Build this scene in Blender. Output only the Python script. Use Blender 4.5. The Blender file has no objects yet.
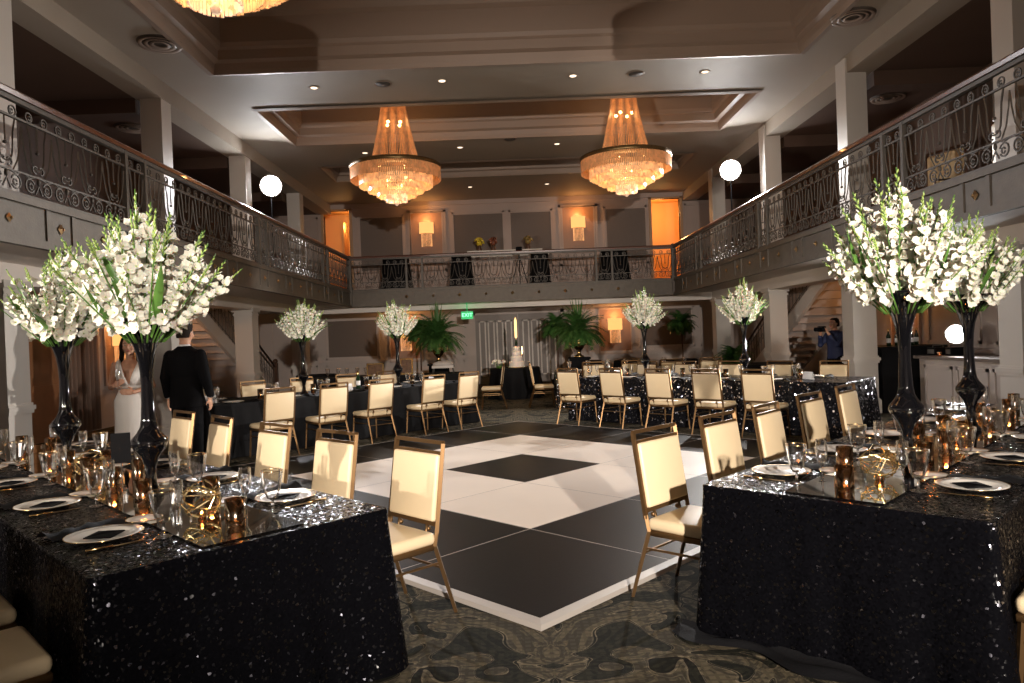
import bpy, bmesh, math, random
from mathutils import Vector, Matrix, Quaternion
random.seed(7)
PI = math.pi
C = bpy.context.scene.collection
S = bpy.context.scene

# ------------------------------------------------------------------ camera
F, ROLL, PITCH, YAW = 720.0, math.radians(2.2), 5/720, 3/720
fwd = Vector((math.sin(YAW)*math.cos(PITCH), math.cos(YAW)*math.cos(PITCH), -math.sin(PITCH)))
rt0 = Vector((math.cos(YAW), -math.sin(YAW), 0)); up0 = rt0.cross(fwd)
rt = rt0*math.cos(ROLL) - up0*math.sin(ROLL)
up = rt0*math.sin(ROLL) + up0*math.cos(ROLL)
cd = bpy.data.cameras.new('camera'); cam = bpy.data.objects.new('camera', cd); C.objects.link(cam)
cam.matrix_world = Matrix(((rt.x, up.x, -fwd.x, 0), (rt.y, up.y, -fwd.y, 0), (rt.z, up.z, -fwd.z, 1.55), (0, 0, 0, 1)))
cd.sensor_width = 36; cd.lens = F/1024*36; cd.clip_start = .05; cd.clip_end = 100
S.camera = cam

# ------------------------------------------------------------------ world, exposure, flashes
w = bpy.data.worlds.new('world'); S.world = w; w.use_nodes = True
w.node_tree.nodes['Background'].inputs[0].default_value = (.9, .8, .7, 1)
w.node_tree.nodes['Background'].inputs[1].default_value = .01
S.view_settings.view_transform = 'Standard'; S.view_settings.look = 'None'
S.view_settings.gamma = 1; S.view_settings.use_curve_mapping = False
S.view_settings.exposure = 0.0

def point_light(name, loc, power, col, r=.05, label=None):
    d = bpy.data.lights.new(name, 'POINT'); d.energy = power; d.color = col; d.shadow_soft_size = r
    o = bpy.data.objects.new(name, d); o.location = loc; C.objects.link(o); return o
def spot_light(name, loc, target, power, col, size=60, blend=.5, r=.06):
    d = bpy.data.lights.new(name, 'SPOT'); d.energy = power; d.color = col; d.shadow_soft_size = r
    d.spot_size = math.radians(size); d.spot_blend = blend
    o = bpy.data.objects.new(name, d); o.location = loc; C.objects.link(o)
    o.rotation_euler = (Vector(target)-Vector(loc)).to_track_quat('-Z', 'Y').to_euler(); return o
WHITE = (1, .93, .86); WARM = (1, .55, .22)
# studio flashes of the photographers (the three in view stand where the photo shows them)
FL_A = (-5.4, 0.2, 1.85); FL_B = (1.4, -4.2, 2.7)
STROBES = [(-5.3, 16.5, 5.2), (5.3, 16.75, 5.22), (7.05, 11.3, 1.32)]
spot_light('flash_left', FL_A, (2.5, 13, 3.4), 2100, (1, .89, .78), 66, 1, .06)
spot_light('flash_camera', FL_B, (.2, 14, .9), 6800, (1, .885, .78), 51, 1, .08)
spot_light('strobe_light', (-5.15, 16.35, 5.2), (-.5, 7, -1), 2000, (.98, .97, 1), 98, .9, .07)
spot_light('strobe_light', (5.15, 16.6, 5.22), (.5, 7, -1), 2300, (1, .96, .92), 102, .9, .07)
spot_light('strobe_light', (6.9, 11.2, 1.34), (-4.4, 8.75, 1.3), 2400, (1, .93, .86), 58, .8, .06)

# ------------------------------------------------------------------ materials
MATS = {}
def lin(c):
    return tuple(((x/255)/12.92 if x/255 <= .04045 else ((x/255+.055)/1.055)**2.4) for x in c)
def mat(name, col=(.5, .5, .5), rough=.5, metal=0., noise=None, bump=None, spec=.5, trans=0, coat=0, emit=None, estr=1, sheen=0, sss=0):
    if name in MATS: return MATS[name]
    m = bpy.data.materials.new(name); m.use_nodes = True; MATS[name] = m
    nt = m.node_tree; b = nt.nodes['Principled BSDF']
    b.inputs['Base Color'].default_value = (*col, 1); b.inputs['Roughness'].default_value = rough
    b.inputs['Metallic'].default_value = metal; b.inputs['Specular IOR Level'].default_value = spec
    b.inputs['Transmission Weight'].default_value = trans; b.inputs['Coat Weight'].default_value = coat
    if sss: b.inputs['Subsurface Weight'].default_value = sss; b.inputs['Subsurface Scale'].default_value = .02
    if emit: b.inputs['Emission Color'].default_value = (*emit, 1); b.inputs['Emission Strength'].default_value = estr
    if noise:
        sc, amt = noise
        tc = nt.nodes.new('ShaderNodeTexCoord'); n = nt.nodes.new('ShaderNodeTexNoise'); n.inputs['Scale'].default_value = sc
        n.inputs['Detail'].default_value = 4
        nt.links.new(tc.outputs['Object'], n.inputs['Vector'])
        r = nt.nodes.new('ShaderNodeMix'); r.data_type = 'RGBA'
        r.inputs[6].default_value = (*[max(0, c*(1-amt)) for c in col], 1); r.inputs[7].default_value = (*[min(1, c*(1+amt)) for c in col], 1)
        nt.links.new(n.outputs['Fac'], r.inputs[0]); nt.links.new(r.outputs[2], b.inputs['Base Color'])
    if bump:
        sc, st = bump
        tc = nt.nodes.new('ShaderNodeTexCoord'); n = nt.nodes.new('ShaderNodeTexNoise'); n.inputs['Scale'].default_value = sc
        nt.links.new(tc.outputs['Object'], n.inputs['Vector'])
        bp = nt.nodes.new('ShaderNodeBump'); bp.inputs['Strength'].default_value = st; bp.inputs['Distance'].default_value = .01
        nt.links.new(n.outputs['Fac'], bp.inputs['Height']); nt.links.new(bp.outputs['Normal'], b.inputs['Normal'])
    return m
def emis(name, col, s):
    if name in MATS: return MATS[name]
    m = bpy.data.materials.new(name); m.use_nodes = True; MATS[name] = m
    nt = m.node_tree; nt.nodes.remove(nt.nodes['Principled BSDF'])
    e = nt.nodes.new('ShaderNodeEmission'); e.inputs[0].default_value = (*col, 1); e.inputs[1].default_value = s
    nt.links.new(e.outputs[0], nt.nodes['Material Output'].inputs[0]); return m
def thin_glass(name, tint=(1, 1, 1), gloss=(1, 1, 1), rough=.03, base=.08):
    m = bpy.data.materials.new(name); m.use_nodes = True; MATS[name] = m
    nt = m.node_tree; nt.nodes.remove(nt.nodes['Principled BSDF'])
    t = nt.nodes.new('ShaderNodeBsdfTransparent'); t.inputs[0].default_value = (*tint, 1)
    g = nt.nodes.new('ShaderNodeBsdfGlossy'); g.inputs['Color'].default_value = (*gloss, 1); g.inputs['Roughness'].default_value = rough
    lw = nt.nodes.new('ShaderNodeLayerWeight'); lw.inputs[0].default_value = .35
    mr = nt.nodes.new('ShaderNodeMapRange'); mr.inputs[3].default_value = base; mr.inputs[4].default_value = .95
    mx = nt.nodes.new('ShaderNodeMixShader'); nt.links.new(lw.outputs['Fresnel'], mr.inputs[0])
    nt.links.new(mr.outputs[0], mx.inputs[0]); nt.links.new(t.outputs[0], mx.inputs[1]); nt.links.new(g.outputs[0], mx.inputs[2])
    nt.links.new(mx.outputs[0], nt.nodes['Material Output'].inputs[0]); return m

M_ceil = mat('ceiling_paint', (.36, .305, .245), .7, noise=(1.5, .05))
M_mould = mat('moulding_paint', (.32, .235, .18), .55)
M_recess = mat('shaded_recess_paint', (.13, .105, .085), .7)  # darker than the ceiling paint: unlit coffers' shade put into the colour
M_wall = mat('wall_paint', (.54, .47, .43), .65, noise=(2, .04))
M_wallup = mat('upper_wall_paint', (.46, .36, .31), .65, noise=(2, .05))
M_panel = mat('wall_panel_fabric', (.17, .135, .115), .8, noise=(30, .1))
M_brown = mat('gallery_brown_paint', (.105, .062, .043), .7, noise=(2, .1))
M_col = mat('column_paint', (.60, .56, .51), .5)
M_fascia = mat('fascia_bronze', (.115, .10, .082), .55, .2, noise=(9, .3), bump=(40, .25))
M_iron = mat('wrought_iron', (.10, .09, .078), .55, .2, noise=(30, .3))
M_rose = mat('rosette_brass', (.40, .27, .14), .35, .9)
M_rail = mat('handrail_wood', (.10, .035, .018), .28, noise=(6, .3), coat=.3)
M_frame = mat('chair_frame_bronze', (.20, .115, .05), .40, .8, noise=(20, .1))
M_cream = mat('chair_cream_vinyl', (.80, .64, .41), .42, bump=(120, .08), noise=(6, .04))
M_white_floor = mat('dance_floor_white', (.86, .76, .66), .45, noise=(1.3, .07), bump=(3, .02))
M_black_floor = mat('dance_floor_black', (.0045, .0036, .003), .42, spec=.10, noise=(3, .4), bump=(60, .04))
M_trim = mat('aluminium_trim', (.42, .385, .35), .5, .1)
M_blackcloth = mat('black_satin', (.006, .006, .007), .75, bump=(90, .2), spec=.15)
M_blackmat = mat('black_matte', (.005, .005, .006), .7, spec=.1)
M_vase = mat('black_gloss_glass', (.004, .004, .005), .04, 0, spec=.7, coat=.6)
M_mirror = mat('mirror', (.75, .77, .74), .03, 1)
M_gold = mat('gold_metal', (.85, .58, .25), .2, 1)
M_goldwire = mat('gold_wire', (.90, .72, .38), .22, 1)
M_china = mat('white_china', (.80, .76, .70), .18, coat=.4)
M_wax = mat('candle_wax', (.9, .72, .5), .5, sss=.3)
M_flame = emis('candle_flame', (1, .42, .10), 22)
M_petal = mat('petal_white', (.80, .77, .67), .55, noise=(25, .08), sss=.15)
M_bud = mat('bud_green', (.34, .46, .12), .5, noise=(30, .2))
M_leaf = mat('leaf_green', (.085, .20, .035), .42, noise=(14, .3))
M_fern = mat('fern_green', (.05, .14, .03), .5, noise=(10, .4))
M_skin = mat('skin', (.62, .34, .22), .5, sss=.1)
M_hair = mat('dark_brown_hair', (.014, .008, .005), .7, spec=.15, bump=(200, .3))
M_dress = mat('white_dress', (.86, .83, .79), .5, bump=(150, .1))
M_suit = mat('black_suit', (.005, .005, .006), .85, spec=.1, bump=(200, .1))
M_shirt = mat('white_shirt', (.8, .8, .8), .6)
M_glass = thin_glass('clear_glass', base=.22, rough=.09)
M_votive = thin_glass('gold_mercury_glass', (.86, .68, .48), (.92, .80, .62), .13, .26)
M_sconce = emis('sconce_shade_glow', (1, .46, .14), 1.45)
M_crystal = None
M_woodd = mat('dark_wood', (.09, .04, .02), .4, noise=(8, .3))
M_curt = mat('curtain_fabric', (.30, .20, .15), .8)

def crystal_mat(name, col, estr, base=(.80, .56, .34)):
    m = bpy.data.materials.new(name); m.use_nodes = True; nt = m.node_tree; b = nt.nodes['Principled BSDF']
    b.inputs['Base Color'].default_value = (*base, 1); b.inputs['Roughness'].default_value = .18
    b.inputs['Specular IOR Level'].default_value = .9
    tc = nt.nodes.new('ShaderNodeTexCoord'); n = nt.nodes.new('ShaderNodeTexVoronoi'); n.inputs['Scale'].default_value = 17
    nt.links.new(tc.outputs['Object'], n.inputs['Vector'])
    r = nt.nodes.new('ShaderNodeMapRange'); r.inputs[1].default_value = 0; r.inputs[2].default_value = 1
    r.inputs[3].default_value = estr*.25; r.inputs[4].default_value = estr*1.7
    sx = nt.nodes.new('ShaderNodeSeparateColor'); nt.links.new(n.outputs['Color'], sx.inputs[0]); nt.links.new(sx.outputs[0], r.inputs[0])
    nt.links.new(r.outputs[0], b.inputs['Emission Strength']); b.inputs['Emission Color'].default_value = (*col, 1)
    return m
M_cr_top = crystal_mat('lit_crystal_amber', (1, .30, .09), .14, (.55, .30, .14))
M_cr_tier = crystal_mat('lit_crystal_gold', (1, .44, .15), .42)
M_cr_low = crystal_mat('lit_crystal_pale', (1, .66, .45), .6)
M_bulb = emis('chandelier_bulb', (1, .62, .22), 14)

def sequin(name, base, flake, rough, share, scale=120, k=.9):
    """black cloth sewn with tiny discs: a share of the cells are mirror-like and tilted at random"""
    m = bpy.data.materials.new(name); m.use_nodes = True; nt = m.node_tree; b = nt.nodes['Principled BSDF']; Lk = nt.links.new
    tc = nt.nodes.new('ShaderNodeTexCoord'); v = nt.nodes.new('ShaderNodeTexVoronoi'); v.inputs['Scale'].default_value = scale
    Lk(tc.outputs['Object'], v.inputs['Vector'])
    g = nt.nodes.new('ShaderNodeNewGeometry')
    s1 = nt.nodes.new('ShaderNodeVectorMath'); s1.operation = 'SUBTRACT'; s1.inputs[1].default_value = (.5, .5, .5)
    s2 = nt.nodes.new('ShaderNodeVectorMath'); s2.operation = 'SCALE'; s2.inputs['Scale'].default_value = k
    s3 = nt.nodes.new('ShaderNodeVectorMath'); s3.operation = 'ADD'
    s4 = nt.nodes.new('ShaderNodeVectorMath'); s4.operation = 'NORMALIZE'
    Lk(v.outputs['Color'], s1.inputs[0]); Lk(s1.outputs[0], s2.inputs[0])
    Lk(s2.outputs[0], s3.inputs[0]); Lk(g.outputs['Normal'], s3.inputs[1]); Lk(s3.outputs[0], s4.inputs[0])
    Lk(s4.outputs[0], b.inputs['Normal'])
    wn = nt.nodes.new('ShaderNodeTexWhiteNoise'); wn.noise_dimensions = '3D'; Lk(v.outputs['Position'], wn.inputs['Vector'])
    gt = nt.nodes.new('ShaderNodeMath'); gt.operation = 'LESS_THAN'; gt.inputs[1].default_value = share; Lk(wn.outputs['Value'], gt.inputs[0])
    mx = nt.nodes.new('ShaderNodeMix'); mx.data_type = 'RGBA'; mx.inputs[6].default_value = (*base, 1); mx.inputs[7].default_value = (*flake, 1)
    Lk(gt.outputs[0], mx.inputs[0]); Lk(mx.outputs[2], b.inputs['Base Color']); Lk(gt.outputs[0], b.inputs['Metallic'])
    b.inputs['Roughness'].default_value = rough; b.inputs['Specular IOR Level'].default_value = .04
    return m
M_sequin = sequin('black_sequins', (.003, .003, .004), (.17, .17, .20), .19, .08, 100, .55)
M_sequin2 = sequin('silver_black_sequins', (.02, .02, .02), (.5, .5, .52), .2, .45, 50, 1.2)
M_sequin3 = sequin('far_black_sequins', (.008, .008, .010), (.35, .36, .42), .2, .11, 48, .9)

def carpet_mat():
    m = bpy.data.materials.new('patterned_carpet'); m.use_nodes = True; nt = m.node_tree; b = nt.nodes['Principled BSDF']
    N = nt.nodes.new; Lk = nt.links.new
    tc0 = N('ShaderNodeTexCoord'); sp = N('ShaderNodeSeparateXYZ'); Lk(tc0.outputs['Object'], sp.inputs[0])
    cb = N('ShaderNodeCombineXYZ')      # mirrored repeat of the woven pattern
    for k, (off, sc_) in enumerate(((-.15+5.6, 2.8), (.4, 2.3))):
        a_ = N('ShaderNodeMath'); a_.operation = 'ADD'; a_.inputs[1].default_value = off; Lk(sp.outputs[k], a_.inputs[0])
        p_ = N('ShaderNodeMath'); p_.operation = 'PINGPONG'; p_.inputs[1].default_value = sc_; Lk(a_.outputs[0], p_.inputs[0]); Lk(p_.outputs[0], cb.inputs[k])
    class _T: outputs = {'Object': cb.outputs[0]}
    tc = _T
    wn = N('ShaderNodeTexNoise'); wn.inputs['Scale'].default_value = 1.5; wn.inputs['Detail'].default_value = 1.0
    Lk(tc.outputs['Object'], wn.inputs['Vector'])
    sb = N('ShaderNodeVectorMath'); sb.operation = 'SUBTRACT'; sb.inputs[1].default_value = (.5, .5, .5); Lk(wn.outputs['Color'], sb.inputs[0])
    sc = N('ShaderNodeVectorMath'); sc.operation = 'SCALE'; sc.inputs['Scale'].default_value = 1.7; Lk(sb.outputs[0], sc.inputs[0])
    ad = N('ShaderNodeVectorMath'); ad.operation = 'ADD'; Lk(tc.outputs['Object'], ad.inputs[0]); Lk(sc.outputs[0], ad.inputs[1])
    n1 = N('ShaderNodeTexNoise'); n1.inputs['Scale'].default_value = 1.5; n1.inputs['Detail'].default_value = .6; n1.inputs['Distortion'].default_value = .9
    Lk(ad.outputs[0], n1.inputs['Vector'])
    # nested bands of the same field: filled leaf shapes with a light cord around each
    mul = N('ShaderNodeMath'); mul.operation = 'MULTIPLY'; mul.inputs[1].default_value = 4.0; Lk(n1.outputs['Fac'], mul.inputs[0])
    fr = N('ShaderNodeMath'); fr.operation = 'FRACT'; Lk(mul.outputs[0], fr.inputs[0])
    cr = N('ShaderNodeValToRGB'); e = cr.color_ramp; e.interpolation = 'CONSTANT'
    dark = (.026, .026, .018, 1); mid = (.120, .102, .070, 1); light = (.22, .185, .13, 1); deep = (.020, .017, .013, 1)
    e.elements[0].position = 0; e.elements[0].color = light
    e.elements[1].position = .035; e.elements[1].color = dark
    for p, c in ((.07, light), (.085, dark), (.40, deep), (.43, light), (.46, mid), (.50, light), (.51, mid)):
        x = e.elements.new(p); x.color = c
    Lk(fr.outputs[0], cr.inputs[0])
    n2 = N('ShaderNodeTexNoise'); n2.inputs['Scale'].default_value = 9; n2.inputs['Distortion'].default_value = 1.5; Lk(ad.outputs[0], n2.inputs['Vector'])
    cr2 = N('ShaderNodeValToRGB'); cr2.color_ramp.elements[0].position = .47; cr2.color_ramp.elements[0].color = (.62, .62, .62, 1)
    cr2.color_ramp.elements[1].position = .53; cr2.color_ramp.elements[1].color = (1.25, 1.2, 1.1, 1); Lk(n2.outputs['Fac'], cr2.inputs[0])
    mx = N('ShaderNodeMix'); mx.data_type = 'RGBA'; mx.blend_type = 'MULTIPLY'; mx.inputs[0].default_value = 1
    Lk(cr.outputs[0], mx.inputs[6]); Lk(cr2.outputs[0], mx.inputs[7])
    hx = N('ShaderNodeTexBrick'); hx.inputs['Scale'].default_value = 1; hx.inputs['Brick Width'].default_value = .045; hx.inputs['Row Height'].default_value = .045; hx.inputs['Mortar Size'].default_value = .009
    hx.inputs['Color1'].default_value = (1, 1, 1, 1); hx.inputs['Color2'].default_value = (.85, .85, .85, 1); hx.inputs['Mortar'].default_value = (.45, .45, .42, 1); hx.offset = 0
    Lk(tc.outputs['Object'], hx.inputs['Vector'])
    hm = N('ShaderNodeMix'); hm.data_type = 'RGBA'; hm.blend_type = 'MULTIPLY'; hm.inputs[0].default_value = .55; Lk(mx.outputs[2], hm.inputs[6]); Lk(hx.outputs[0], hm.inputs[7]); mx = hm
    n3 = N('ShaderNodeTexNoise'); n3.inputs['Scale'].default_value = 260; Lk(tc.outputs['Object'], n3.inputs['Vector'])
    mx2 = N('ShaderNodeMix'); mx2.data_type = 'RGBA'; mx2.blend_type = 'MULTIPLY'; mx2.inputs[0].default_value = .5
    Lk(mx.outputs[2], mx2.inputs[6]); Lk(n3.outputs['Color'], mx2.inputs[7])
    Lk(mx2.outputs[2], b.inputs['Base Color']); b.inputs['Roughness'].default_value = .95; b.inputs['Specular IOR Level'].default_value = .15
    bp = N('ShaderNodeBump'); bp.inputs['Strength'].default_value = .3; bp.inputs['Distance'].default_value = .004
    Lk(n3.outputs['Fac'], bp.inputs['Height']); Lk(bp.outputs[0], b.inputs['Normal'])
    return m
M_carpet = carpet_mat()

# ------------------------------------------------------------------ mesh builder
class MB:
    def __init__(s): s.v = []; s.f = []; s.m = []; s.sm = []
    def add(s, vs, fs, mi=0, smooth=False):
        o = len(s.v); s.v += [tuple(v) for v in vs]
        for f in fs: s.f.append(tuple(i+o for i in f)); s.m.append(mi); s.sm.append(smooth)
        return s
    def box(s, a, b, mi=0):
        x0, y0, z0 = a; x1, y1, z1 = b
        s.add([(x0,y0,z0),(x1,y0,z0),(x1,y1,z0),(x0,y1,z0),(x0,y0,z1),(x1,y0,z1),(x1,y1,z1),(x0,y1,z1)],
              [(0,3,2,1),(4,5,6,7),(0,1,5,4),(1,2,6,5),(2,3,7,6),(3,0,4,7)], mi); return s
    def obox(s, c, sx, sy, sz, R=None, mi=0):   # oriented box, centre c
        vs = [Vector((i*sx/2, j*sy/2, k*sz/2)) for k in (-1,1) for i, j in ((-1,-1),(1,-1),(1,1),(-1,1))]
        if R is not None: vs = [R @ v for v in vs]
        vs = [v+Vector(c) for v in vs]
        s.add(vs, [(0,3,2,1),(4,5,6,7),(0,1,5,4),(1,2,6,5),(2,3,7,6),(3,0,4,7)], mi); return s
    def rbox(s, a, b, r=.01, mi=0, n=3):        # box with rounded vertical and top edges (soft cushion)
        bm = bmesh.new(); bmesh.ops.create_cube(bm, size=1)
        for v in bm.verts:
            v.co = Vector([a[i]+(v.co[i]+.5)*(b[i]-a[i]) for i in range(3)])
        bmesh.ops.bevel(bm, geom=list(bm.edges), offset=r, segments=n, affect='EDGES', profile=.5)
        s.add([v.co[:] for v in bm.verts], [[v.index for v in f.verts] for f in bm.faces], mi, True); bm.free(); return s
    def lathe(s, prof, n=24, c=(0,0,0), mi=0, smooth=True, cap=True):
        vs = []; fs = []
        for r, z in prof:
            for i in range(n):
                a = 2*PI*i/n; vs.append((c[0]+r*math.cos(a), c[1]+r*math.sin(a), c[2]+z))
        for j in range(len(prof)-1):
            for i in range(n):
                k = (i+1) % n; fs.append((j*n+i, j*n+k, (j+1)*n+k, (j+1)*n+i))
        if cap:
            if prof[0][0] > 1e-4: fs.append(tuple(reversed(range(n))))
            if prof[-1][0] > 1e-4: fs.append(tuple(range((len(prof)-1)*n, len(prof)*n)))
        s.add(vs, fs, mi, smooth); return s
    def tube(s, pts, r, n=6, mi=0, smooth=True, closed=False, cap=True, flat=1.0):
        pts = [Vector(p) for p in pts]; m = len(pts)
        if m < 2: return s
        rs = r if isinstance(r, (list, tuple)) else [r]*m
        vs = []; fs = []; prev = None
        for i, p in enumerate(pts):
            if closed: t = pts[(i+1) % m]-pts[i-1]
            else: t = pts[min(i+1, m-1)]-pts[max(i-1, 0)]
            if t.length < 1e-9: t = Vector((0,0,1))
            t.normalize()
            if prev is None:
                u = t.orthogonal().normalized()
                if abs(t.z) < .9: u = Vector((0,0,1)) - t*t.z; u.normalize()
            else:
                u = prev - t*prev.dot(t)
                u = u.normalized() if u.length > 1e-6 else t.orthogonal().normalized()
            prev = u; w_ = t.cross(u)
            for k in range(n):
                a = 2*PI*(k+.5)/n; vs.append(p + u*math.cos(a)*rs[i] + w_*math.sin(a)*rs[i]*flat)
        for i in range(m if closed else m-1):
            j = (i+1) % m
            for k in range(n):
                q = (k+1) % n; fs.append((i*n+k, i*n+q, j*n+q, j*n+k))
        if cap and not closed: fs.append(tuple(reversed(range(n)))); fs.append(tuple(range((m-1)*n, m*n)))
        s.add(vs, fs, mi, smooth); return s
    def ball(s, c, r, n=10, mi=0, sq=(1,1,1)):
        vs = []; fs = []; rows = max(4, n//2)
        vs.append((c[0], c[1], c[2]-r*sq[2]))
        for j in range(1, rows):
            p = -PI/2+PI*j/rows
            for i in range(n):
                a = 2*PI*i/n; vs.append((c[0]+r*sq[0]*math.cos(p)*math.cos(a), c[1]+r*sq[1]*math.cos(p)*math.sin(a), c[2]+r*sq[2]*math.sin(p)))
        vs.append((c[0], c[1], c[2]+r*sq[2])); t = len(vs)-1
        for i in range(n):
            k = (i+1) % n; fs.append((0, 1+k, 1+i)); fs.append((t, 1+(rows-2)*n+i, 1+(rows-2)*n+k))
            for j in range(rows-2): fs.append((1+j*n+i, 1+j*n+k, 1+(j+1)*n+k, 1+(j+1)*n+i))
        s.add(vs, fs, mi, True); return s
    def loft(s, secs, n=20, mi=0, cap=True):     # secs: (cx,cy,cz,rx,ry[,power])
        vs = []; fs = []
        for q in secs:
            cx, cy, cz, rx, ry = q[:5]; pw = q[5] if len(q) > 5 else 1
            for i in range(n):
                a = 2*PI*i/n; ca, sa = math.cos(a), math.sin(a)
                vs.append((cx+rx*math.copysign(abs(ca)**pw, ca), cy+ry*math.copysign(abs(sa)**pw, sa), cz))
        for j in range(len(secs)-1):
            for i in range(n):
                k = (i+1) % n; fs.append((j*n+i, j*n+k, (j+1)*n+k, (j+1)*n+i))
        if cap: fs.append(tuple(reversed(range(n)))); fs.append(tuple(range((len(secs)-1)*n, len(secs)*n)))
        s.add(vs, fs, mi, True); return s
    def prism(s, poly, z0, z1, mi=0):            # extruded polygon
        n = len(poly); vs = [(x, y, z0) for x, y in poly]+[(x, y, z1) for x, y in poly]
        fs = [tuple(reversed(range(n))), tuple(range(n, 2*n))]+[(i, (i+1) % n, n+(i+1) % n, n+i) for i in range(n)]
        s.add(vs, fs, mi); return s
    def xf(s, M, start=0):
        for i in range(start, len(s.v)): s.v[i] = tuple(M @ Vector(s.v[i]))
        return s
    def mesh(s, name, mats):
        me = bpy.data.meshes.new(name); me.from_pydata(s.v, [], s.f)
        for m in (mats if isinstance(mats, (list, tuple)) else [mats]): me.materials.append(m)
        me.polygons.foreach_set('material_index', s.m); me.polygons.foreach_set('use_smooth', s.sm); me.update(); return me
    def build(s, name, mats, parent=None, loc=(0,0,0), rz=0, **k):
        o = bpy.data.objects.new(name, s.mesh(name, mats)); C.objects.link(o)
        o.location = loc; o.rotation_euler = (0, 0, rz)
        if parent is not None: o.parent = parent
        tag(o, **k); return o
def tag(o, label=None, cat=None, group=None, kind=None):
    if label: o['label'] = label
    if cat: o['category'] = cat
    if group: o['group'] = group
    if kind: o['kind'] = kind
    return o
def empty(name, label, cat, loc=(0,0,0), rz=0, group=None):
    o = bpy.data.objects.new(name, None); C.objects.link(o); o.location = loc; o.rotation_euler = (0, 0, rz)
    o.empty_display_size = .1
    return tag(o, label, cat, group)
KIDS = {}
def copy_tree(o, parent=None, loc=None, rz=None, label=None, group=None):
    c = o.copy(); C.objects.link(c)
    if parent is not None: c.parent = parent
    if loc is not None: c.location = loc
    if rz is not None: c.rotation_euler = (0, 0, rz)
    if label: c['label'] = label
    if group: c['group'] = group
    for ch in list(o.children): copy_tree(ch, c)
    return c
_first = {}
def place(key, maker, loc, rz, label, group=None):
    """first use builds the thing, later uses copy it"""
    if key not in _first:
        o = maker(); _first[key] = o; o.location = loc; o.rotation_euler = (0, 0, rz); o['label'] = label
        if group: o['group'] = group
        return o
    return copy_tree(_first[key], None, loc, rz, label, group)
def struct(mb, name, m, label=None, **k):
    return mb.build(name, m, label=label, kind='structure', **k)
def arc(cx, cz, r, a0, a1, n=8, rx=None):
    return [(cx+(rx or r)*math.cos(math.radians(a0+(a1-a0)*i/n)), cz+r*math.sin(math.radians(a0+(a1-a0)*i/n))) for i in range(n+1)]

# ================================================================== SETTING
XL, XR = -4.35, 4.65          # balcony edges
YB = 20.0                     # back balcony edge
CX = .15
YW = 24.0                     # back wall
XO = 8.3                      # outer walls
ZC = 6.14                     # ceiling plane
Y0 = -5.5
ZF = 2.92                     # balcony floor
b = MB(); b.box((-XO-.2, Y0, -.1), (XO+.3, YW+.2, 0)); struct(b, 'floor', M_carpet, 'patterned grey and tan ballroom carpet')

# ceiling: strips around the coffers
A = (-4.75, .6, 5.05, 12.05); Bq = (-4.7, 14.0, 5.0, 16.5); Cq = (-4.7, 18.7, 5.0, 20.4)
xl, xr = -5.75, 5.95
b = MB()
def strip(x0, y0, x1, y1): b.box((x0, y0, ZC), (x1, y1, ZC+.06))
strip(xl, Y0, xr, A[1]); strip(xl, A[3], xr, Bq[1]); strip(xl, Bq[3], xr, Cq[1]); strip(xl, Cq[3], xr, YW)
for q in (A, Bq, Cq): strip(xl, q[1], q[0], q[3]); strip(q[2], q[1], xr, q[3])
ceil = struct(b, 'ceiling', M_ceil, 'plain painted ballroom ceiling between the coffers')
def coffer(q, depth, label, steps=4, rec=M_recess):
    x0, y0, x1, y1 = q; mb = MB(); n = 0
    ins, z = 0, ZC-.035
    prof = [(-.10, ZC-.03), (.0, ZC-.05), (.03, ZC+.02), (.05, ZC+.12), (.14, ZC+.15), (.15, ZC+.30), (.20, ZC+.33), (.22, ZC+.40), (.22, ZC+depth-.3), (.30, ZC+depth-.25), (.36, ZC+depth-.12), (.45, ZC+depth-.05), (.45, ZC+depth)]
    if depth < .6: prof = [(-.08, ZC-.03), (.0, ZC-.04), (.03, ZC+.02), (.06, ZC+.1), (.12, ZC+.13), (.14, ZC+depth)]
    vs = []; fs = []
    for d, zz in prof: vs += [(x0+d, y0+d, zz), (x1-d, y0+d, zz), (x1-d, y1-d, zz), (x0+d, y1-d, zz)]
    for j in range(len(prof)-1):
        for i in range(4): k = (i+1) % 4; fs.append((j*4+i, (j+1)*4+i, (j+1)*4+k, j*4+k))
    mb.add(vs, fs, 0)
    # dentil-like bead row
    o = mb.build('trim_1', M_mould, label=label, kind='structure')
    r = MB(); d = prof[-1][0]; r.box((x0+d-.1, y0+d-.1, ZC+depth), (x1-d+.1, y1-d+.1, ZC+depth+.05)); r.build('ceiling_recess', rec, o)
    # outer shell closing the side walls of the recess
    e = MB()
    for bx in (((x0-.12, y0-.12, ZC+.06), (x0-.06, y1+.12, ZC+depth)), ((x1+.06, y0-.12, ZC+.06), (x1+.12, y1+.12, ZC+depth)),
               ((x0-.12, y0-.12, ZC+.06), (x1+.12, y0-.06, ZC+depth)), ((x0-.12, y1+.06, ZC+.06), (x1+.12, y1+.12, ZC+depth))): e.box(*bx)
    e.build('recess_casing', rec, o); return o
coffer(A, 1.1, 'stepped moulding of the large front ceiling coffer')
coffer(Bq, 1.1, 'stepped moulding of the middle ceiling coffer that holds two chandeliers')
coffer(Cq, .4, 'shallow moulding of the narrow rear ceiling coffer')
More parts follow.
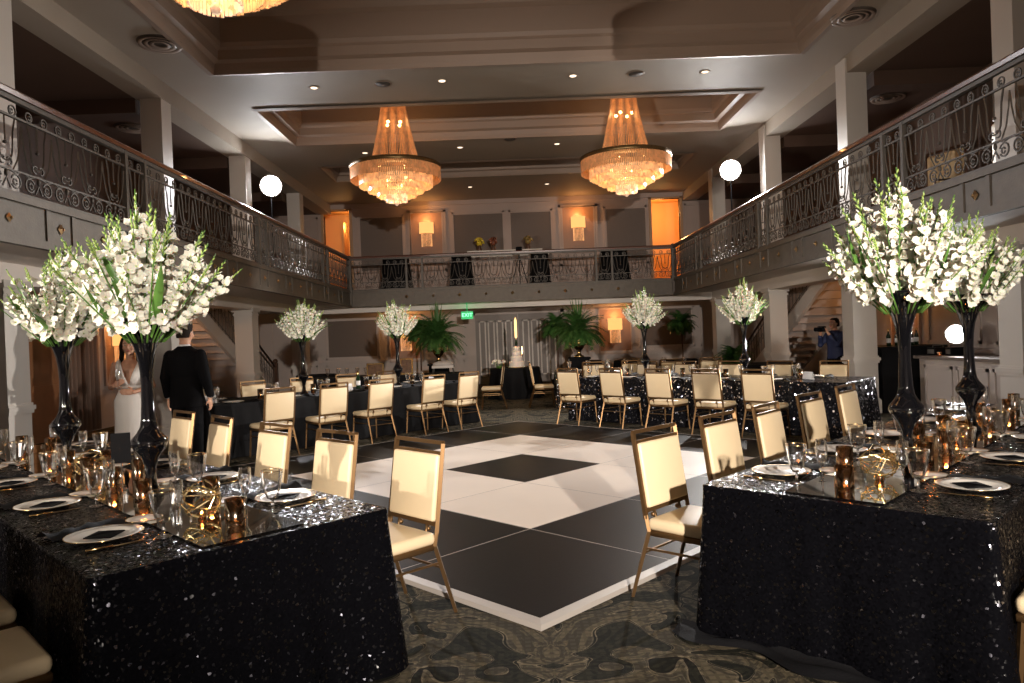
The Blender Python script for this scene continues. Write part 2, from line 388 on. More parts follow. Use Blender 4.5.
# beams along the column lines and gallery ceilings
for sx, side in ((-1, 'left'), (1, 'right')):
    x0, x1 = (xl-.45, xl) if sx < 0 else (xr, xr+.45)
    b = MB(); b.box((x0, Y0, 5.84), (x1, YW, 6.3)); struct(b, 'beam_'+side, M_ceil, 'upper beam over the %s columns' % side)
    b = MB()
    if sx < 0: b.box((-XO, Y0, 5.85), (x0, YW, 5.95))
    else: b.box((x1, Y0, 5.85), (XO, YW, 5.95))
    for yy in (4.1, 8.3, 12.5, 16.5, 20.4): 
        b.box(((-XO if sx < 0 else x1), yy-.2, 5.6), ((x0 if sx < 0 else XO), yy+.2, 5.85))
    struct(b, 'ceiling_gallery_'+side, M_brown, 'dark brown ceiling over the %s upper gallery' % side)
# walls
b = MB(); b.box((-XO-.15, Y0, 0), (-XO, YW, ZF-.2)); struct(b, 'wall_left', M_wall, 'plain lower left wall under the balcony')
b = MB(); b.box((XO, Y0, 0), (XO+.15, YW, ZF-.2)); struct(b, 'wall_right', M_wall, 'panelled lower right wall behind the bar counter')
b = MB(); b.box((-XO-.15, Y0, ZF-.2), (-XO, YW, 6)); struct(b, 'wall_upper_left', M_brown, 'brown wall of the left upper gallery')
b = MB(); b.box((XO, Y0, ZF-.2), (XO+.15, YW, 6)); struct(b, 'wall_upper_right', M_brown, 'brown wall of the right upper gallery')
b = MB(); b.box((-XO, Y0-.15, 0), (XO, Y0, 7)); struct(b, 'wall_front', M_wallup, 'wall behind the camera')
b = MB(); b.box((-XO, YW, 0), (XO, YW+.15, 2.8)); struct(b, 'wall_back', M_wall, 'lower back wall with mouldings')
# upper back wall with two doorways
DW = [(-6.0, -5.15, 5.95), (4.9, 5.85, 5.95)]
b = MB()
b.box((-XO, YW, 2.8), (DW[0][0], YW+.15, 6.3)); b.box((DW[0][1], YW, 2.8), (DW[1][0], YW+.15, 6.3)); b.box((DW[1][1], YW, 2.8), (XO, YW+.15, 6.3))
for d in DW: b.box((d[0], YW, d[2]), (d[1], YW+.15, 6.3))
struct(b, 'wall_upper_back', M_wallup, 'upper back wall above the rear balcony')
# lit rooms behind the doorways
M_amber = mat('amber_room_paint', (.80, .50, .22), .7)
for i, (x0, x1, zt) in enumerate(DW):
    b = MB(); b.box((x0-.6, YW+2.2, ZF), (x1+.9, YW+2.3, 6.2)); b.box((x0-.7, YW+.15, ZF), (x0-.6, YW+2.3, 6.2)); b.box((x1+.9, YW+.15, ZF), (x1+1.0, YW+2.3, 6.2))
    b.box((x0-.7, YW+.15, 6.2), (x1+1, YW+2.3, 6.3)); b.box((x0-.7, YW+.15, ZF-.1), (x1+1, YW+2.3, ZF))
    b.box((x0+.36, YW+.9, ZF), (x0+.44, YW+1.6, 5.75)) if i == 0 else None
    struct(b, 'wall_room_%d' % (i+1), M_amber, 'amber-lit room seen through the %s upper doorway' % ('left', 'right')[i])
    b = MB()
    for xx in (x0-.09, x1): b.box((xx, YW-.04, ZF), (xx+.09, YW+.17, zt+.09))
    b.box((x0-.09, YW-.04, zt), (x1+.09, YW+.17, zt+.09)); struct(b, 'trim_door_%d' % (i+1), mat('door_trim_warm', (.5, .3, .16), .5), 'wooden frame around the %s upper doorway' % ('left', 'right')[i])
    point_light('room_lamp', ((x0+x1)/2, YW+1.1, 5.6), 60 if i == 0 else 50, (1, .50, .15), .15)

# columns
M_colbase = M_col
def make_column(x, y, side, k):
    words = ('front', 'second', 'third', 'rear')[k]
    mb = MB(); h = .2
    def sq(c, r0, r1, z0, z1):
        mb.add([(c[0]-r0, c[1]-r0, z0), (c[0]+r0, c[1]-r0, z0), (c[0]+r0, c[1]+r0, z0), (c[0]-r0, c[1]+r0, z0), (c[0]-r1, c[1]-r1, z1), (c[0]+r1, c[1]-r1, z1), (c[0]+r1, c[1]+r1, z1), (c[0]-r1, c[1]+r1, z1)],
               [(0,3,2,1),(4,5,6,7),(0,1,5,4),(1,2,6,5),(2,3,7,6),(3,0,4,7)])
    c = (0, 0)
    sq(c, h+.03, h+.03, 0, .22); sq(c, h+.03, h, .22, .26); sq(c, h, h, .26, 2.6)
    for z0, z1, e in ((.86, .90, .02), (.90, .95, .035), (.95, .98, .015), (2.25, 2.29, .02), (2.33, 2.42, .04)): sq(c, h+e, h+e, z0, z1)
    sq(c, h-.02, h-.02, 2.6, ZC-.05); sq(c, h+.01, h+.01, ZF, ZF+.25)
    o = struct(mb, 'column', M_col, '%s square cream column on the %s side' % (words, side), loc=(x, y, 0)); return o
for k, y in enumerate((8.45, 12.5, 16.4, 20.6)):
    make_column(6.1, y, 'right', k); make_column(-5.95, y, 'left', k)

# balcony slabs, soffits and fascias
M_soffit = mat('soffit_paint', (.80, .73, .67), .6)
def slab(name, x0, y0, x1, y1, label):
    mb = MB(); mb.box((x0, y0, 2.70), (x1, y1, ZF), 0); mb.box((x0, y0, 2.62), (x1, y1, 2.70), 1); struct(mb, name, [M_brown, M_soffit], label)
slab('balcony_slab_left', -XO, Y0, XL-.06, YW, 'floor of the left balcony and its white soffit')
slab('balcony_slab_right', XR+.06, Y0, XO, YW, 'floor of the right balcony and its white soffit')
slab('balcony_slab_rear', XL-.06, YB+.06, XR+.06, YW, 'floor of the rear balcony and its white soffit')
b = MB(); b.box((6.1-.22, Y0, 2.38), (6.1+.22, 20.6, 2.62)); struct(b, 'beam_lower_right', M_soffit, 'lower beam joining the right columns')
b = MB(); b.box((-5.95-.22, Y0, 2.38), (-5.95+.22, 20.6, 2.62)); struct(b, 'beam_lower_left', M_soffit, 'lower beam joining the left columns')
b = MB(); b.box((-6.1, 20.75, 2.40), (6.3, 21.1, 2.62)); struct(b, 'beam_lower_rear', M_soffit, 'white lower beam under the rear balcony')

def fascia(length, smalls, name, label, loc, rz):
    """local: x along, -y outward face at y=0, z from 2.56 to 2.98"""
    mb = MB(); z0, z1 = 2.56, 2.97
    mb.box((0, 0, z0), (length, .10, z1)); 
    mb.box((0, -.035, z1-.05), (length, 0, z1+.01)); mb.box((0, -.035, z0), (length, 0, z0+.055)); mb.box((0, -.05, z0-.025), (length, .02, z0+.02))
    for s_ in smalls:
        for e in (s_-.2, s_+.2):
            if 0 < e < length: mb.box((e-.025, -.016, z0+.05), (e+.025, 0.02, z1-.05))
    o = struct(mb, name, M_fascia, label, loc=loc, rz=rz)
    mids = sorted(smalls)
    pts = [(m, .055) for m in mids]+[((a+c)/2, .045) for a, c in zip(mids, mids[1:])]
    for m_, r_ in pts:
        if not 0.1 < m_ < length-.1: continue
        zc = (z0+z1)/2; q = MB()
        q.add([(m_-r_, -.012, zc), (m_, -.012, zc-r_), (m_+r_, -.012, zc), (m_, -.012, zc+r_), (m_, -.035, zc)], [(0,1,4),(1,2,4),(2,3,4),(3,0,4)])
        q.ball((m_, -.03, zc), .014, 8)
        q.build('rosette', M_rose, o)
    return o

# ironwork
def module(mb, x0, w_, z0=3.0, h=.80):
    """lyre pattern in the local xz plane at y=0"""
    R = .0085
    def T(pts, r=R): mb.tube([(x, 0, z) for x, z in pts], r, 4, smooth=False, cap=False)
    m = x0+w_/2; zt = z0+h
    # top scroll band
    zb = zt-.13; rr = .045
    for cx, s_ in ((x0+w_*.25, 1), (x0+w_*.75, -1)):
        T([(cx+s_*a, c) for a, c in [(p[0], p[1]) for p in arc(0, zt-.065, rr, -60, 250, 9)]])
        T([(cx+s_*a, c) for a, c in arc(0.01, zt-.07, rr*.45, -160, 150, 5)])
    # lyre: tall U with curled ends
    uw = w_*.30
    T([(m-uw*1.05, zb), (m-uw*.80, zb-.12), (m-uw*.72, zb-.26)]+arc(m, zb-.30, .10, 180, 360, 8, rx=uw*.68)+[(m+uw*.72, zb-.26), (m+uw*.80, zb-.12), (m+uw*1.05, zb)], R*1.1)
    T(arc(m-uw*.33, zb-.40, .035, 40, 300, 7)); T(arc(m+uw*.33, zb-.40, .035, 140, -120, 7))
    T([(m, zb), (m, zb-.22)], R*.9); mb.ball((m, 0, zb-.24), .018, 6)
    # inverted arch between neighbours
    for s_ in (-1, 1):
        e = x0 if s_ < 0 else x0+w_
        T([(e, zb-.05), (e-s_*0.02, zb-.2), (e-s_*.06, zb-.36), (e-s_*.13, zb-.47)])
    # bottom band: pairs of C scrolls and a small urn
    zc = z0+.10
    for cx, s_ in ((x0+w_*.22, 1), (x0+w_*.78, -1)):
        T([(cx+s_*a, c) for a, c in arc(0, zc+.005, .062, 20, 330, 10)])
        T([(cx+s_*a, c) for a, c in arc(.01, zc, .028, -160, 160, 6)])
    T([(m-.05, zc-.06), (m, zc+.02), (m+.05, zc-.06)]); mb.ball((m, 0, zc+.06), .022, 6, sq=(.8,.8,1.6))
    T([(x0, zc+.1), (x0+w_*.22, zc+.075), (m, zc+.11), (x0+w_*.78, zc+.075), (x0+w_, zc+.1)], R*.8)

def railing(length, pairs, label, loc, rz, x_start=0):
    root = empty('balcony_railing', label, 'railing', loc, rz)
    hr = MB(); prof = [(-.05, 3.86), (-.055, 3.90), (-.03, 3.925), (.03, 3.925), (.055, 3.90), (.05, 3.86)]
    vs = [(x, y, z) for x in (0, length) for y, z in prof]; n = 6
    hr.add(vs, [tuple(range(n)), tuple(reversed(range(n, 2*n)))]+[(i, i+n, (i+1) % n+n, (i+1) % n) for i in range(n)])
    hr.build('handrail', M_rail, root)
    sub = MB(); sub.box((0, -.022, 3.82), (length, .022, 3.86)); sub.box((0, -.014, 3.67), (length, .014, 3.69)); sub.box((0, -.02, 2.985), (length, .02, 3.01)); sub.box((0, -.012, 3.19), (length, .012, 3.205))
    sub.build('rail_bar', M_iron, root)
    posts = []
    for p in pairs:
        for q in (p-.22, p+.22):
            if 0 <= q <= length:
                mb = MB(); mb.box((q-.028, -.028, 2.97), (q+.028, .028, 3.86)); mb.box((q-.036, -.036, 2.97), (q+.036, .036, 3.06)); mb.build('post', M_iron, root); posts.append(q)
    cuts = sorted([0.]+posts+[length])
    for a, c in zip(cuts, cuts[1:]):
        L_ = c-a-.06
        if L_ < .15: continue
        k = max(1, round(L_/.42)); mb = MB()
        for i in range(k): module(mb, a+.03+i*L_/k, L_/k)
        mb.build('scroll_panel', M_iron, root)
    return root
ys = 1.5
pairsY = [8.55-4.41, 8.55, 8.55+4.41, 8.55+8.82]
smallY = [8.55+1.47*k for k in range(-4, 8)]
# left: local x runs from the back (y=YB) towards the camera so that -y faces the hall
Ls = YB-ys
def side(loc, rz, conv, name, who):
    fascia(Ls, [conv(y) for y in smallY], 'trim_fascia_'+name, 'bronze panelled fascia of the %s balcony' % who, loc, rz)
    railing(Ls, [conv(y) for y in pairsY], 'long wrought-iron scroll railing with wooden handrail along the %s balcony' % who, (loc[0], loc[1], 0), rz)
# left edge: outward normal +x. rz=+90deg maps local x->+y, local -y->+x
side((XL, ys, 0), PI/2, lambda y: y-ys, 'left', 'left')
# right edge: outward normal -x. rz=-90: local x -> -y, local -y -> -x
side((XR, YB, 0), -PI/2, lambda y: YB-y, 'right', 'right')
Lb = XR-XL
fascia(Lb, [CX-XL+1.47*k*1.0 for k in (-2, -1, 0, 1, 2)], 'trim_fascia_rear', 'bronze panelled fascia of the rear balcony', (XL, YB, 0), 0)
railing(Lb, [1.80, 7.07], 'wrought-iron scroll railing with wooden handrail across the rear balcony', (XL, YB, 0), 0)
for x, wd in ((XL, 'left'), (XR, 'right')):
    mb = MB(); mb.box((-.055, -.055, 2.56), (.055, .055, 3.90)); mb.box((-.075, -.075, 2.9), (.075, .075, 3.08)); mb.lathe([(.05, 3.9), (.06, 3.93), (.03, 3.96), (.0, 3.97)], 12)
    mb.build('newel_post', M_iron, loc=(x, YB, 0), label='iron newel post at the %s corner of the balconies' % wd, cat='post')

# back wall mouldings ------------------------------------------------
def frame_rect(mb, x0, z0, x1, z1, y, t=.05, d=.03, mi=0):
    mb.box((x0, y-d, z0), (x1, y, z0+t), mi); mb.box((x0, y-d, z1-t), (x1, y, z1), mi); mb.box((x0, y-d, z0), (x0+t, y, z1), mi); mb.box((x1-t, y-d, z0), (x1, y, z1), mi)
b = MB()
for x0, x1 in ((-7.9, -6.2), (-4.95, -3.35), (-1.75, .0), (.15, 1.6), (3.3, 4.75), (6.0, 7.9)): frame_rect(b, x0, ZF+.9, x1, 5.75, YW, .06, .03)
for x0, x1 in ((-3.2, -1.95), (1.8, 3.1)): frame_rect(b, x0, ZF+.9, x1, 5.85, YW, .08, .05)
b.box((-XO, YW-.06, 6.0), (XO, YW, 6.14)); b.box((-5.05, YW-.04, ZF+.78), (4.85, YW, ZF+.86)); struct(b, 'trim_2', M_wallup, 'picture-frame mouldings of the upper back wall')
b = MB()
for x0, x1 in ((-4.8, -3.4), (-1.72, .0), (.15, 1.57), (3.4, 4.75)): b.box((x0, YW-.012, ZF+1.0), (x1, YW, 5.66))
struct(b, 'trim_3', M_panel, 'brown fabric panels of the upper back wall')
b = MB()
for x0, x1 in ((-7.9, -6.4), (-6.1, -4.3), (-2.7, -1.5), (2.0, 2.75), (4.35, 6.2), (6.4, 8.0)): frame_rect(b, x0, 1.0, x1, 2.35, YW, .05, .025); frame_rect(b, x0, .18, x1, .82, YW, .04, .02)
b.box((-XO, YW-.045, .88), (-1.3, YW, .95)); b.box((1.9, YW-.045, .88), (XO, YW, .95)); b.box((-XO, YW-.02, 0), (-1.3, YW, .14)); b.box((1.9, YW-.02, 0), (XO, YW, .14))
struct(b, 'trim_4', M_wall, 'chair rail and frame mouldings of the lower back wall')
b = MB()
for x0, x1 in ((-6.0, -4.4), (4.45, 6.1)): b.box((x0, YW-.012, 1.08), (x1, YW, 2.28))
struct(b, 'trim_5', M_panel, 'brown fabric panels of the lower back wall')
# central double doors
M_doorleaf = mat('door_leaf_paint', (.24, .20, .175), .5)
for i, (x0, x1) in enumerate(((-1.1, .3), (.34, 1.74))):
    b = MB(); b.box((x0, YW-.05, 0), (x1, YW-.01, 2.3)); fr_ = MB()
    for k in range(4):
        xa = x0+.12+k*(x1-x0-.24)/4; frame_rect(fr_, xa, .25, xa+(x1-x0-.24)/4-.06, 2.1, YW-.05, .045, .02)
    o = struct(b, 'door_%d' % (i+1), M_doorleaf, '%s leaf of the pale panelled double door behind the cake' % ('left', 'right')[i])
    fr_.build('panel_frame', M_soffit, o)
    h = MB(); xx = x1-.08 if i == 0 else x0+.08; h.box((xx-.015, YW-.1, .95), (xx+.015, YW-.05, 1.2)); h.build('door_handle', M_gold, o)
b = MB(); b.box((-1.22, YW-.07, 0), (-1.1, YW, 2.42)); b.box((1.74, YW-.07, 0), (1.86, YW, 2.42)); b.box((-1.22, YW-.07, 2.3), (1.86, YW, 2.42)); struct(b, 'trim_door_3', M_wall, 'frame around the central double door')

# side wall panels (lower)
b = MB()
for y0, y1 in ((4.2, 6.0), (6.2, 8.2), (8.6, 10.2), (10.4, 12.2), (12.6, 14.2)):
    for z0, z1 in ((1.1, 2.35),):
        b.box((XO-.03, y0, z0), (XO, y0+.06, z1)); b.box((XO-.03, y1-.06, z0), (XO, y1, z1)); b.box((XO-.03, y0, z0), (XO, y1, z0+.06)); b.box((XO-.03, y0, z1-.06), (XO, y1, z1))
b.box((XO-.05, 2, .95), (XO, 15, 1.02)); struct(b, 'trim_6', M_wall, 'frame mouldings of the wall behind the bar')
b = MB(); b.box((XO-.06, 12.95, 0), (XO, 13.1, 2.6)); b.box((XO-.06, 11.7, 0), (XO, 11.85, 2.6)); struct(b, 'trim_7', M_wall, 'pilasters on the wall behind the bar')
M_doorwood = mat('amber_stained_wood', (.28, .12, .05), .4, noise=(5, .3))
b = MB(); b.box((-XO, 11.3, 0), (-XO+.04, 13.3, 2.35)); 
for y0 in (11.4, 12.35):
    for z0, z1 in ((.2, 1.0), (1.15, 2.2)): b.box((-XO+.04, y0, z0), (-XO+.065, y0+.85, z1))
struct(b, 'door_3', M_doorwood, 'stained wooden double door in the left wall beyond the front column')

# ================================================================== DANCE FLOOR
t_ = 1.28; DF = (.11, 8.39)
root = empty('dance_floor', 'black and white tiled portable dance floor set diagonally in the hall', 'dance floor', (*DF, 0), PI/4)
hgt = .028
for i in range(5):
    for j in range(5):
        wh = 1 <= i <= 3 and 1 <= j <= 3 and not (i == 2 and j == 2)
        mb = MB(); x0, y0 = (i-2.5)*t_, (j-2.5)*t_; g = .006
        mb.box((x0+g, y0+g, .002), (x0+t_-g, y0+t_-g, hgt)); mb.build('floor_tile', M_white_floor if wh else M_black_floor, root)
mb = MB(); H_ = 2.5*t_; mb.box((-H_, -H_, .001), (H_, H_, hgt-.0006)); mb.build('tile_seam', M_trim, root)
for k in range(4):
    mb = MB(); e = .075
    poly = [(-H_-e, -H_-e), (H_+e, -H_-e), (H_, -H_), (-H_, -H_)]
    vs = [(-H_-e, -H_-e, .001), (H_+e, -H_-e, .001), (H_, -H_, .001), (-H_, -H_, .001), (-H_-e+.02, -H_-e+.02, .02), (H_+e-.02, -H_-e+.02, .02), (H_, -H_, hgt+.002), (-H_, -H_, hgt+.002)]
    mb.add(vs, [(0,3,2,1),(4,5,6,7),(0,1,5,4),(1,2,6,5),(2,3,7,6),(3,0,4,7)])
    o = mb.build('edge_trim', M_trim, root, rz=k*PI/2)

# ================================================================== CHAIR
def make_chair():
    r = empty('banquet_chair', 'x', 'chair')
    # local: +y faces the table; origin at floor under the seat centre
    b = MB(); b.rbox((-.225, -.215, .405), (.225, .215, .475), .028); b.build('seat', M_cream, r)
    b = MB(); b.rbox((-.222, -.212, .375), (.222, .212, .408), .006, n=1); b.build('seat_frame', M_frame, r)
    tilt = Matrix.Translation((0, -.215, .44)) @ Matrix.Rotation(math.radians(8.5), 4, 'X')
    # back: frame of flat tube, gap at the top, cream pad
    b = MB(); hw = .222; hb = .525
    b.tube([(-hw, 0, .03), (-hw*.985, 0, hb), (-hw+.004, 0, hb+.004), (hw-.004, 0, hb+.004), (hw*.985, 0, hb), (hw, 0, .03)], .0155, 4, smooth=False)
    b.box((-hw, -.013, .065), (hw, .013, .09)); b.box((-hw, -.013, hb-.065), (hw, .013, hb-.045))
    b.xf(tilt); b.build('back_frame', M_frame, r)
    b = MB(); b.rbox((-hw+.014, -.022, .088), (hw-.014, .030, hb-.062), .016); b.xf(tilt); b.build('backrest', M_cream, r)
    for sx in (-1, 1): b = MB(); b.tube([tilt @ Vector((sx*.13, 0, .075)), (sx*.13, -.2, .40)], .009, 6); b.ball(tilt @ Vector((sx*.13, -.012, .04)), .016, 8); b.build('back_bracket', M_frame, r)
    for sx in (-1, 1):
        b = MB(); b.tube([tilt @ Vector((sx*hw, 0, .05)), (sx*.218, -.205, .40), (sx*.235, -.325, .0)], [.0145, .0155, .012], 4, smooth=False); b.build('leg', M_frame, r)
        b = MB(); b.tube([(sx*.205, .19, .40), (sx*.222, .215, .0)], [.0155, .012], 4, smooth=False); b.build('leg', M_frame, r)
    b = MB(); b.tube([(-.222, -.245, .27), (.222, -.245, .27)], .008, 4, smooth=False); b.tube([(-.210, .20, .30), (-.222, -.235, .30)], .008, 4, smooth=False); b.tube([(.210, .20, .30), (.222, -.235, .30)], .008, 4, smooth=False)
    b.build('stretcher', M_frame, r)
    return r
def chair(x, y, face, label, group=None):     # face: direction angle the sitter looks
    return place('chair', make_chair, (x, y, 0), face-PI/2, label, group)

# ================================================================== TABLES
def cloth_mesh(L, W, H=.76, seed=1, z0=.012, flare=.05, amp=.026):
    """draped cloth, local rect (0..L)x(0..W)"""
    rnd = random.Random(seed); mb = MB()
    r = .03; per = []
    def corner(cx, cy, a0):
        for i in range(5): a = math.radians(a0+90*i/4); per.append((cx+r*math.cos(a), cy+r*math.sin(a), math.cos(a), math.sin(a)))
    def edge(x0, y0, x1, y1, nx, ny):
        n = max(2, int(math.hypot(x1-x0, y1-y0)/.035))
        for i in range(1, n): per.append((x0+(x1-x0)*i/n, y0+(y1-y0)*i/n, nx, ny))
    corner(r, r, 180); edge(r, 0, L-r, 0, 0, -1); corner(L-r, r, 270); edge(L, r, L, W-r, 1, 0); corner(L-r, W-r, 0); edge(L-r, W, r, W, 0, 1); corner(r, W-r, 90); edge(0, W-r, 0, r, -1, 0)
    n = len(per); ph = [rnd.uniform(0, 6.28) for _ in range(6)]
    s_ = [0]
    for i in range(1, n): s_.append(s_[-1]+math.hypot(per[i][0]-per[i-1][0], per[i][1]-per[i-1][1]))
    tot = s_[-1]+.01
    levels = [0, .012, .05, .12, .22, .34, .46, .58, .70, .80, .88, .94, 1.0]
    vs = []; fs = []
    ks = [round(tot*f_)*2*PI/tot for f_ in (1.7, 3.1, 5.2)]
    for l in levels:
        for i, (x, y, nx, ny) in enumerate(per):
            q = s_[i]; cd_ = min(math.hypot(x-a, y-c) for a in (0, L) for c in (0, W)); cb = math.exp(-(cd_/.16)**2)
            f_ = math.sin(ks[0]*q+ph[0]+.5*math.sin(l*3))*.5+math.sin(ks[1]*q+ph[1])*.35+math.sin(ks[2]*q+ph[2])*.22
            off = l*flare*.5+amp*(l**.8)*f_*(1-.5*cb)+cb*l*flare*1.0
            if l < .02: off = .004*(l > 0)
            vs.append((x+nx*off, y+ny*off, H-l*(H-z0)-(0 if l else 0)))
    for j in range(len(levels)-1):
        for i in range(n): k = (i+1) % n; fs.append((j*n+i, (j+1)*n+i, (j+1)*n+k, j*n+k))
    mb.add(vs, fs, 0, True)
    mb.add([(p[0], p[1], H) for p in per], [tuple(range(n))], 0)
    return mb
TABLES = {}
def table(key, O, a, b, L, W, label, m, seed):
    """O: inner near corner; a: direction along; b: direction across"""
    TABLES[key] = (Vector((*O, 0)), Vector((*a, 0)), Vector((*b, 0)), L, W)
    r = empty('banquet_table', label, 'table', (*O, 0), math.atan2(a[1], a[0]))
    mb = cloth_mesh(L, W, seed=seed)
    if a[0]*b[1]-a[1]*b[0] < 0:      # mirrored frame: flip across
        for i, v in enumerate(mb.v): mb.v[i] = (v[0], -v[1], v[2])
        mb.f = [tuple(reversed(f)) for f in mb.f]
    mb.build('tablecloth', m, r)
    flip = -1 if a[0]*b[1]-a[1]*b[0] < 0 else 1
    t = MB(); t.box((.02, min(.02*flip, (W-.02)*flip), .715), (L-.02, max(.02*flip, (W-.02)*flip), .752)); t.build('tabletop', M_woodd, r)
    for lx in (.3, L-.3):
        for ly in (.2, W-.2):
            t = MB(); t.tube([(lx, ly*flip, 0), (lx, ly*flip, .72)], .016, 6); t.build('leg', M_iron, r)
    return r
s2 = math.sqrt(.5)
table('L', (-.60, 3.41), (-s2, s2), (-s2, -s2), 4.55, 1.27, 'long table with black sequinned cloth in front at the left, beside the bridal couple', M_sequin, 3)
table('R', (.95, 3.66), (s2, s2), (s2, -s2), 4.55, 1.27, 'long table with black sequinned cloth in front at the right, trailing on the carpet', M_sequin, 5)
table('FL', (-4.05, 9.85), (s2, s2), (-s2, s2), 4.8, 1.2, 'long black draped table across the dance floor at the left, behind five chairs', M_blackcloth, 8)
table('FR', (1.08, 13.02), (s2, -s2), (s2, s2), 4.8, 1.2, 'long black sequinned table across the dance floor at the right, behind five chairs', M_sequin3, 9)
table('BR', (1.0, 15.2), (1, 0), (0, 1), 3.6, 1.1, 'table with silver and black sequin cloth behind the far right table', M_sequin2, 11)
table('BL', (-4.6, 16.4), (1, 0), (0, 1), 3.5, .9, 'black draped buffet table with framed pictures at the back on the left', M_blackcloth, 12)
WHO = {'L': 'the front left table', 'R': 'the front right table', 'FL': 'the far left table', 'FR': 'the far right table', 'BR': 'the silver sequinned table', 'BL': 'the buffet table'}
def TP(key, t, c, z=.762):
    O, a, b, L, W = TABLES[key]; p = O+a*t+b*c; return (p.x, p.y, z)
def ang(key, which='b', sign=1):
    v = TABLES[key][1] if which == 'a' else TABLES[key][2]; return math.atan2(sign*v.y, sign*v.x)
ORD = ['first', 'second', 'third', 'fourth', 'fifth', 'sixth', 'seventh', 'eighth', 'ninth', 'tenth', 'eleventh', 'twelfth']

# cloth trailing on the carpet at the front right table
b = MB(); rnd = random.Random(4); n = 26; vs = []; fs = []
for i in range(n+1):
    q = i/n
    for j in range(6):
        d = -.02-.16*j/5*(.7+.3*math.sin(q*17))
        z = .02+.028*math.exp(-((j-2.5)/1.5)**2)*(.6+.4*math.sin(q*23+j))*(1 if j < 5 else .0)
        vs.append((-.05+d*1.0 if False else d, q*1.5-.12, max(.004, z if j else .05)))
for i in range(n):
    for j in range(5): fs.append((i*6+j, i*6+j+1, (i+1)*6+j+1, (i+1)*6+j))
b.add(vs, fs, 0, True)
for c_ in bpy.data.objects:
    if c_.name.startswith('banquet_table') and 'trailing' in c_.get('label', ''):
        b.xf(Matrix.Scale(-1, 4, (0, 1, 0))); b.f = [tuple(reversed(f)) for f in b.f]
        b.build('cloth_train', M_blackcloth, c_)

# chairs ------------------------------------------------------------
rj = random.Random(12)
def chair_row(key, ts, side, desc, jit=.03):
    O, a, b, L, W = TABLES[key]
    for i, t in enumerate(ts):
        t, off, dr = t if isinstance(t, tuple) else (t, 0, 0)
        c = -.29-off if side == 'inner' else W+.29+off
        p = O+a*t+b*c
        face = math.atan2(b.y, b.x)+(0 if side == 'inner' else PI)+math.radians(dr)+rj.uniform(-jit, jit)
        chair(p.x, p.y, face, desc % ORD[i], None)
chair_row('L', [(.54, .03, 0), (1.34, -.02, 2), (2.18, -.03, 0), (3.20, -.0, -2), (4.08, .03, 3)], 'inner', 'cream chair on the inner side of the front left table, %s from its near end')
chair_row('R', [(.42, -.03, 0), (1.20, -.02, 0), (1.92, -.03, 2), (2.86, .04, -2), (3.80, .08, 0)], 'inner', 'cream chair on the inner side of the front right table, %s from its near end')
chair_row('L', [(.40, .0, 0), (1.08, -.02, 0)], 'outer', 'cream seat at the bottom left corner, outer side of the front left table, %s chair')
chair_row('R', [(.26, -.03, 0), (1.2, .05, 0), (2.2, .05, 0), (3.1, .05, 0), (4.0, .05, 0)], 'outer', 'cream chair on the outer side of the front right table, %s from its near end')
chair_row('FL', [.66, 1.52, 2.34, 3.38, 4.15], 'inner', 'cream chair with its back to the dance floor, far left table, %s from the left')
chair_row('FR', [.42, 1.35, 2.24, 3.05, 3.84], 'inner', 'cream chair with its back to the dance floor, far right table, %s from the left')
chair_row('FL', [.45, 1.4, 2.3, 3.2, 4.1], 'outer', 'cream chair facing us behind the far left table, %s from the left')
chair_row('FR', [.45, 1.3, 2.2, 3.1, 4.0], 'outer', 'cream chair facing us behind the far right table, %s from the left')
chair(-.42, 15.75, PI, 'cream chair turned to the left beside the cake table')
chair(.72, 15.75, 0, 'cream chair turned to the right at the end of the silver sequinned table')
for i, x in enumerate((1.7, 2.5, 3.3, 4.1)):
    chair(x, 14.95, PI/2, 'cream chair on the near side of the silver sequinned table, %s from the aisle' % ORD[i])

# ================================================================== TABLE SETTINGS
def make_plate():
    r = empty('dinner_plate', 'x', 'plate'); b = MB()
    b.lathe([(.0, .004), (.075, .004), (.085, .002), (.092, .006), (.115, .012), (.150, .018), (.150, .021), (.116, .016), (.094, .010), (.088, .008), (0, .008)], 40)
    b.build('plate_body', M_china, r)
    b = MB(); b.lathe([(.147, .0205), (.1515, .0215), (.1515, .018), (.147, .0205)], 40, cap=False); b.build('gold_rim', M_gold, r)
    return r
def make_menu():
    b = MB(); R = Matrix.Rotation(PI/4, 3, 'Z'); b.obox((0, 0, .0), .115, .115, .004, R); b.add([R @ Vector((-.057, -.057, .003)), R @ Vector((.057, -.057, .003)), R @ Vector((.057, .057, .003)), R @ Vector((0, .02, .012))], [(0,1,2,3)])
    return b.build('menu_card', M_blackmat, cat='card')
def make_bread():
    r = empty('bread_plate', 'x', 'plate'); b = MB()
    b.lathe([(0, .004), (.045, .004), (.05, .002), (.078, .013), (.078, .016), (.05, .007), (0, .007)], 28); b.build('plate_body', M_china, r)
    b = MB(); b.lathe([(.075, .0155), (.0795, .0165), (.0795, .0125), (.075, .0155)], 28, cap=False); b.build('dark_rim', M_gold, r); return r
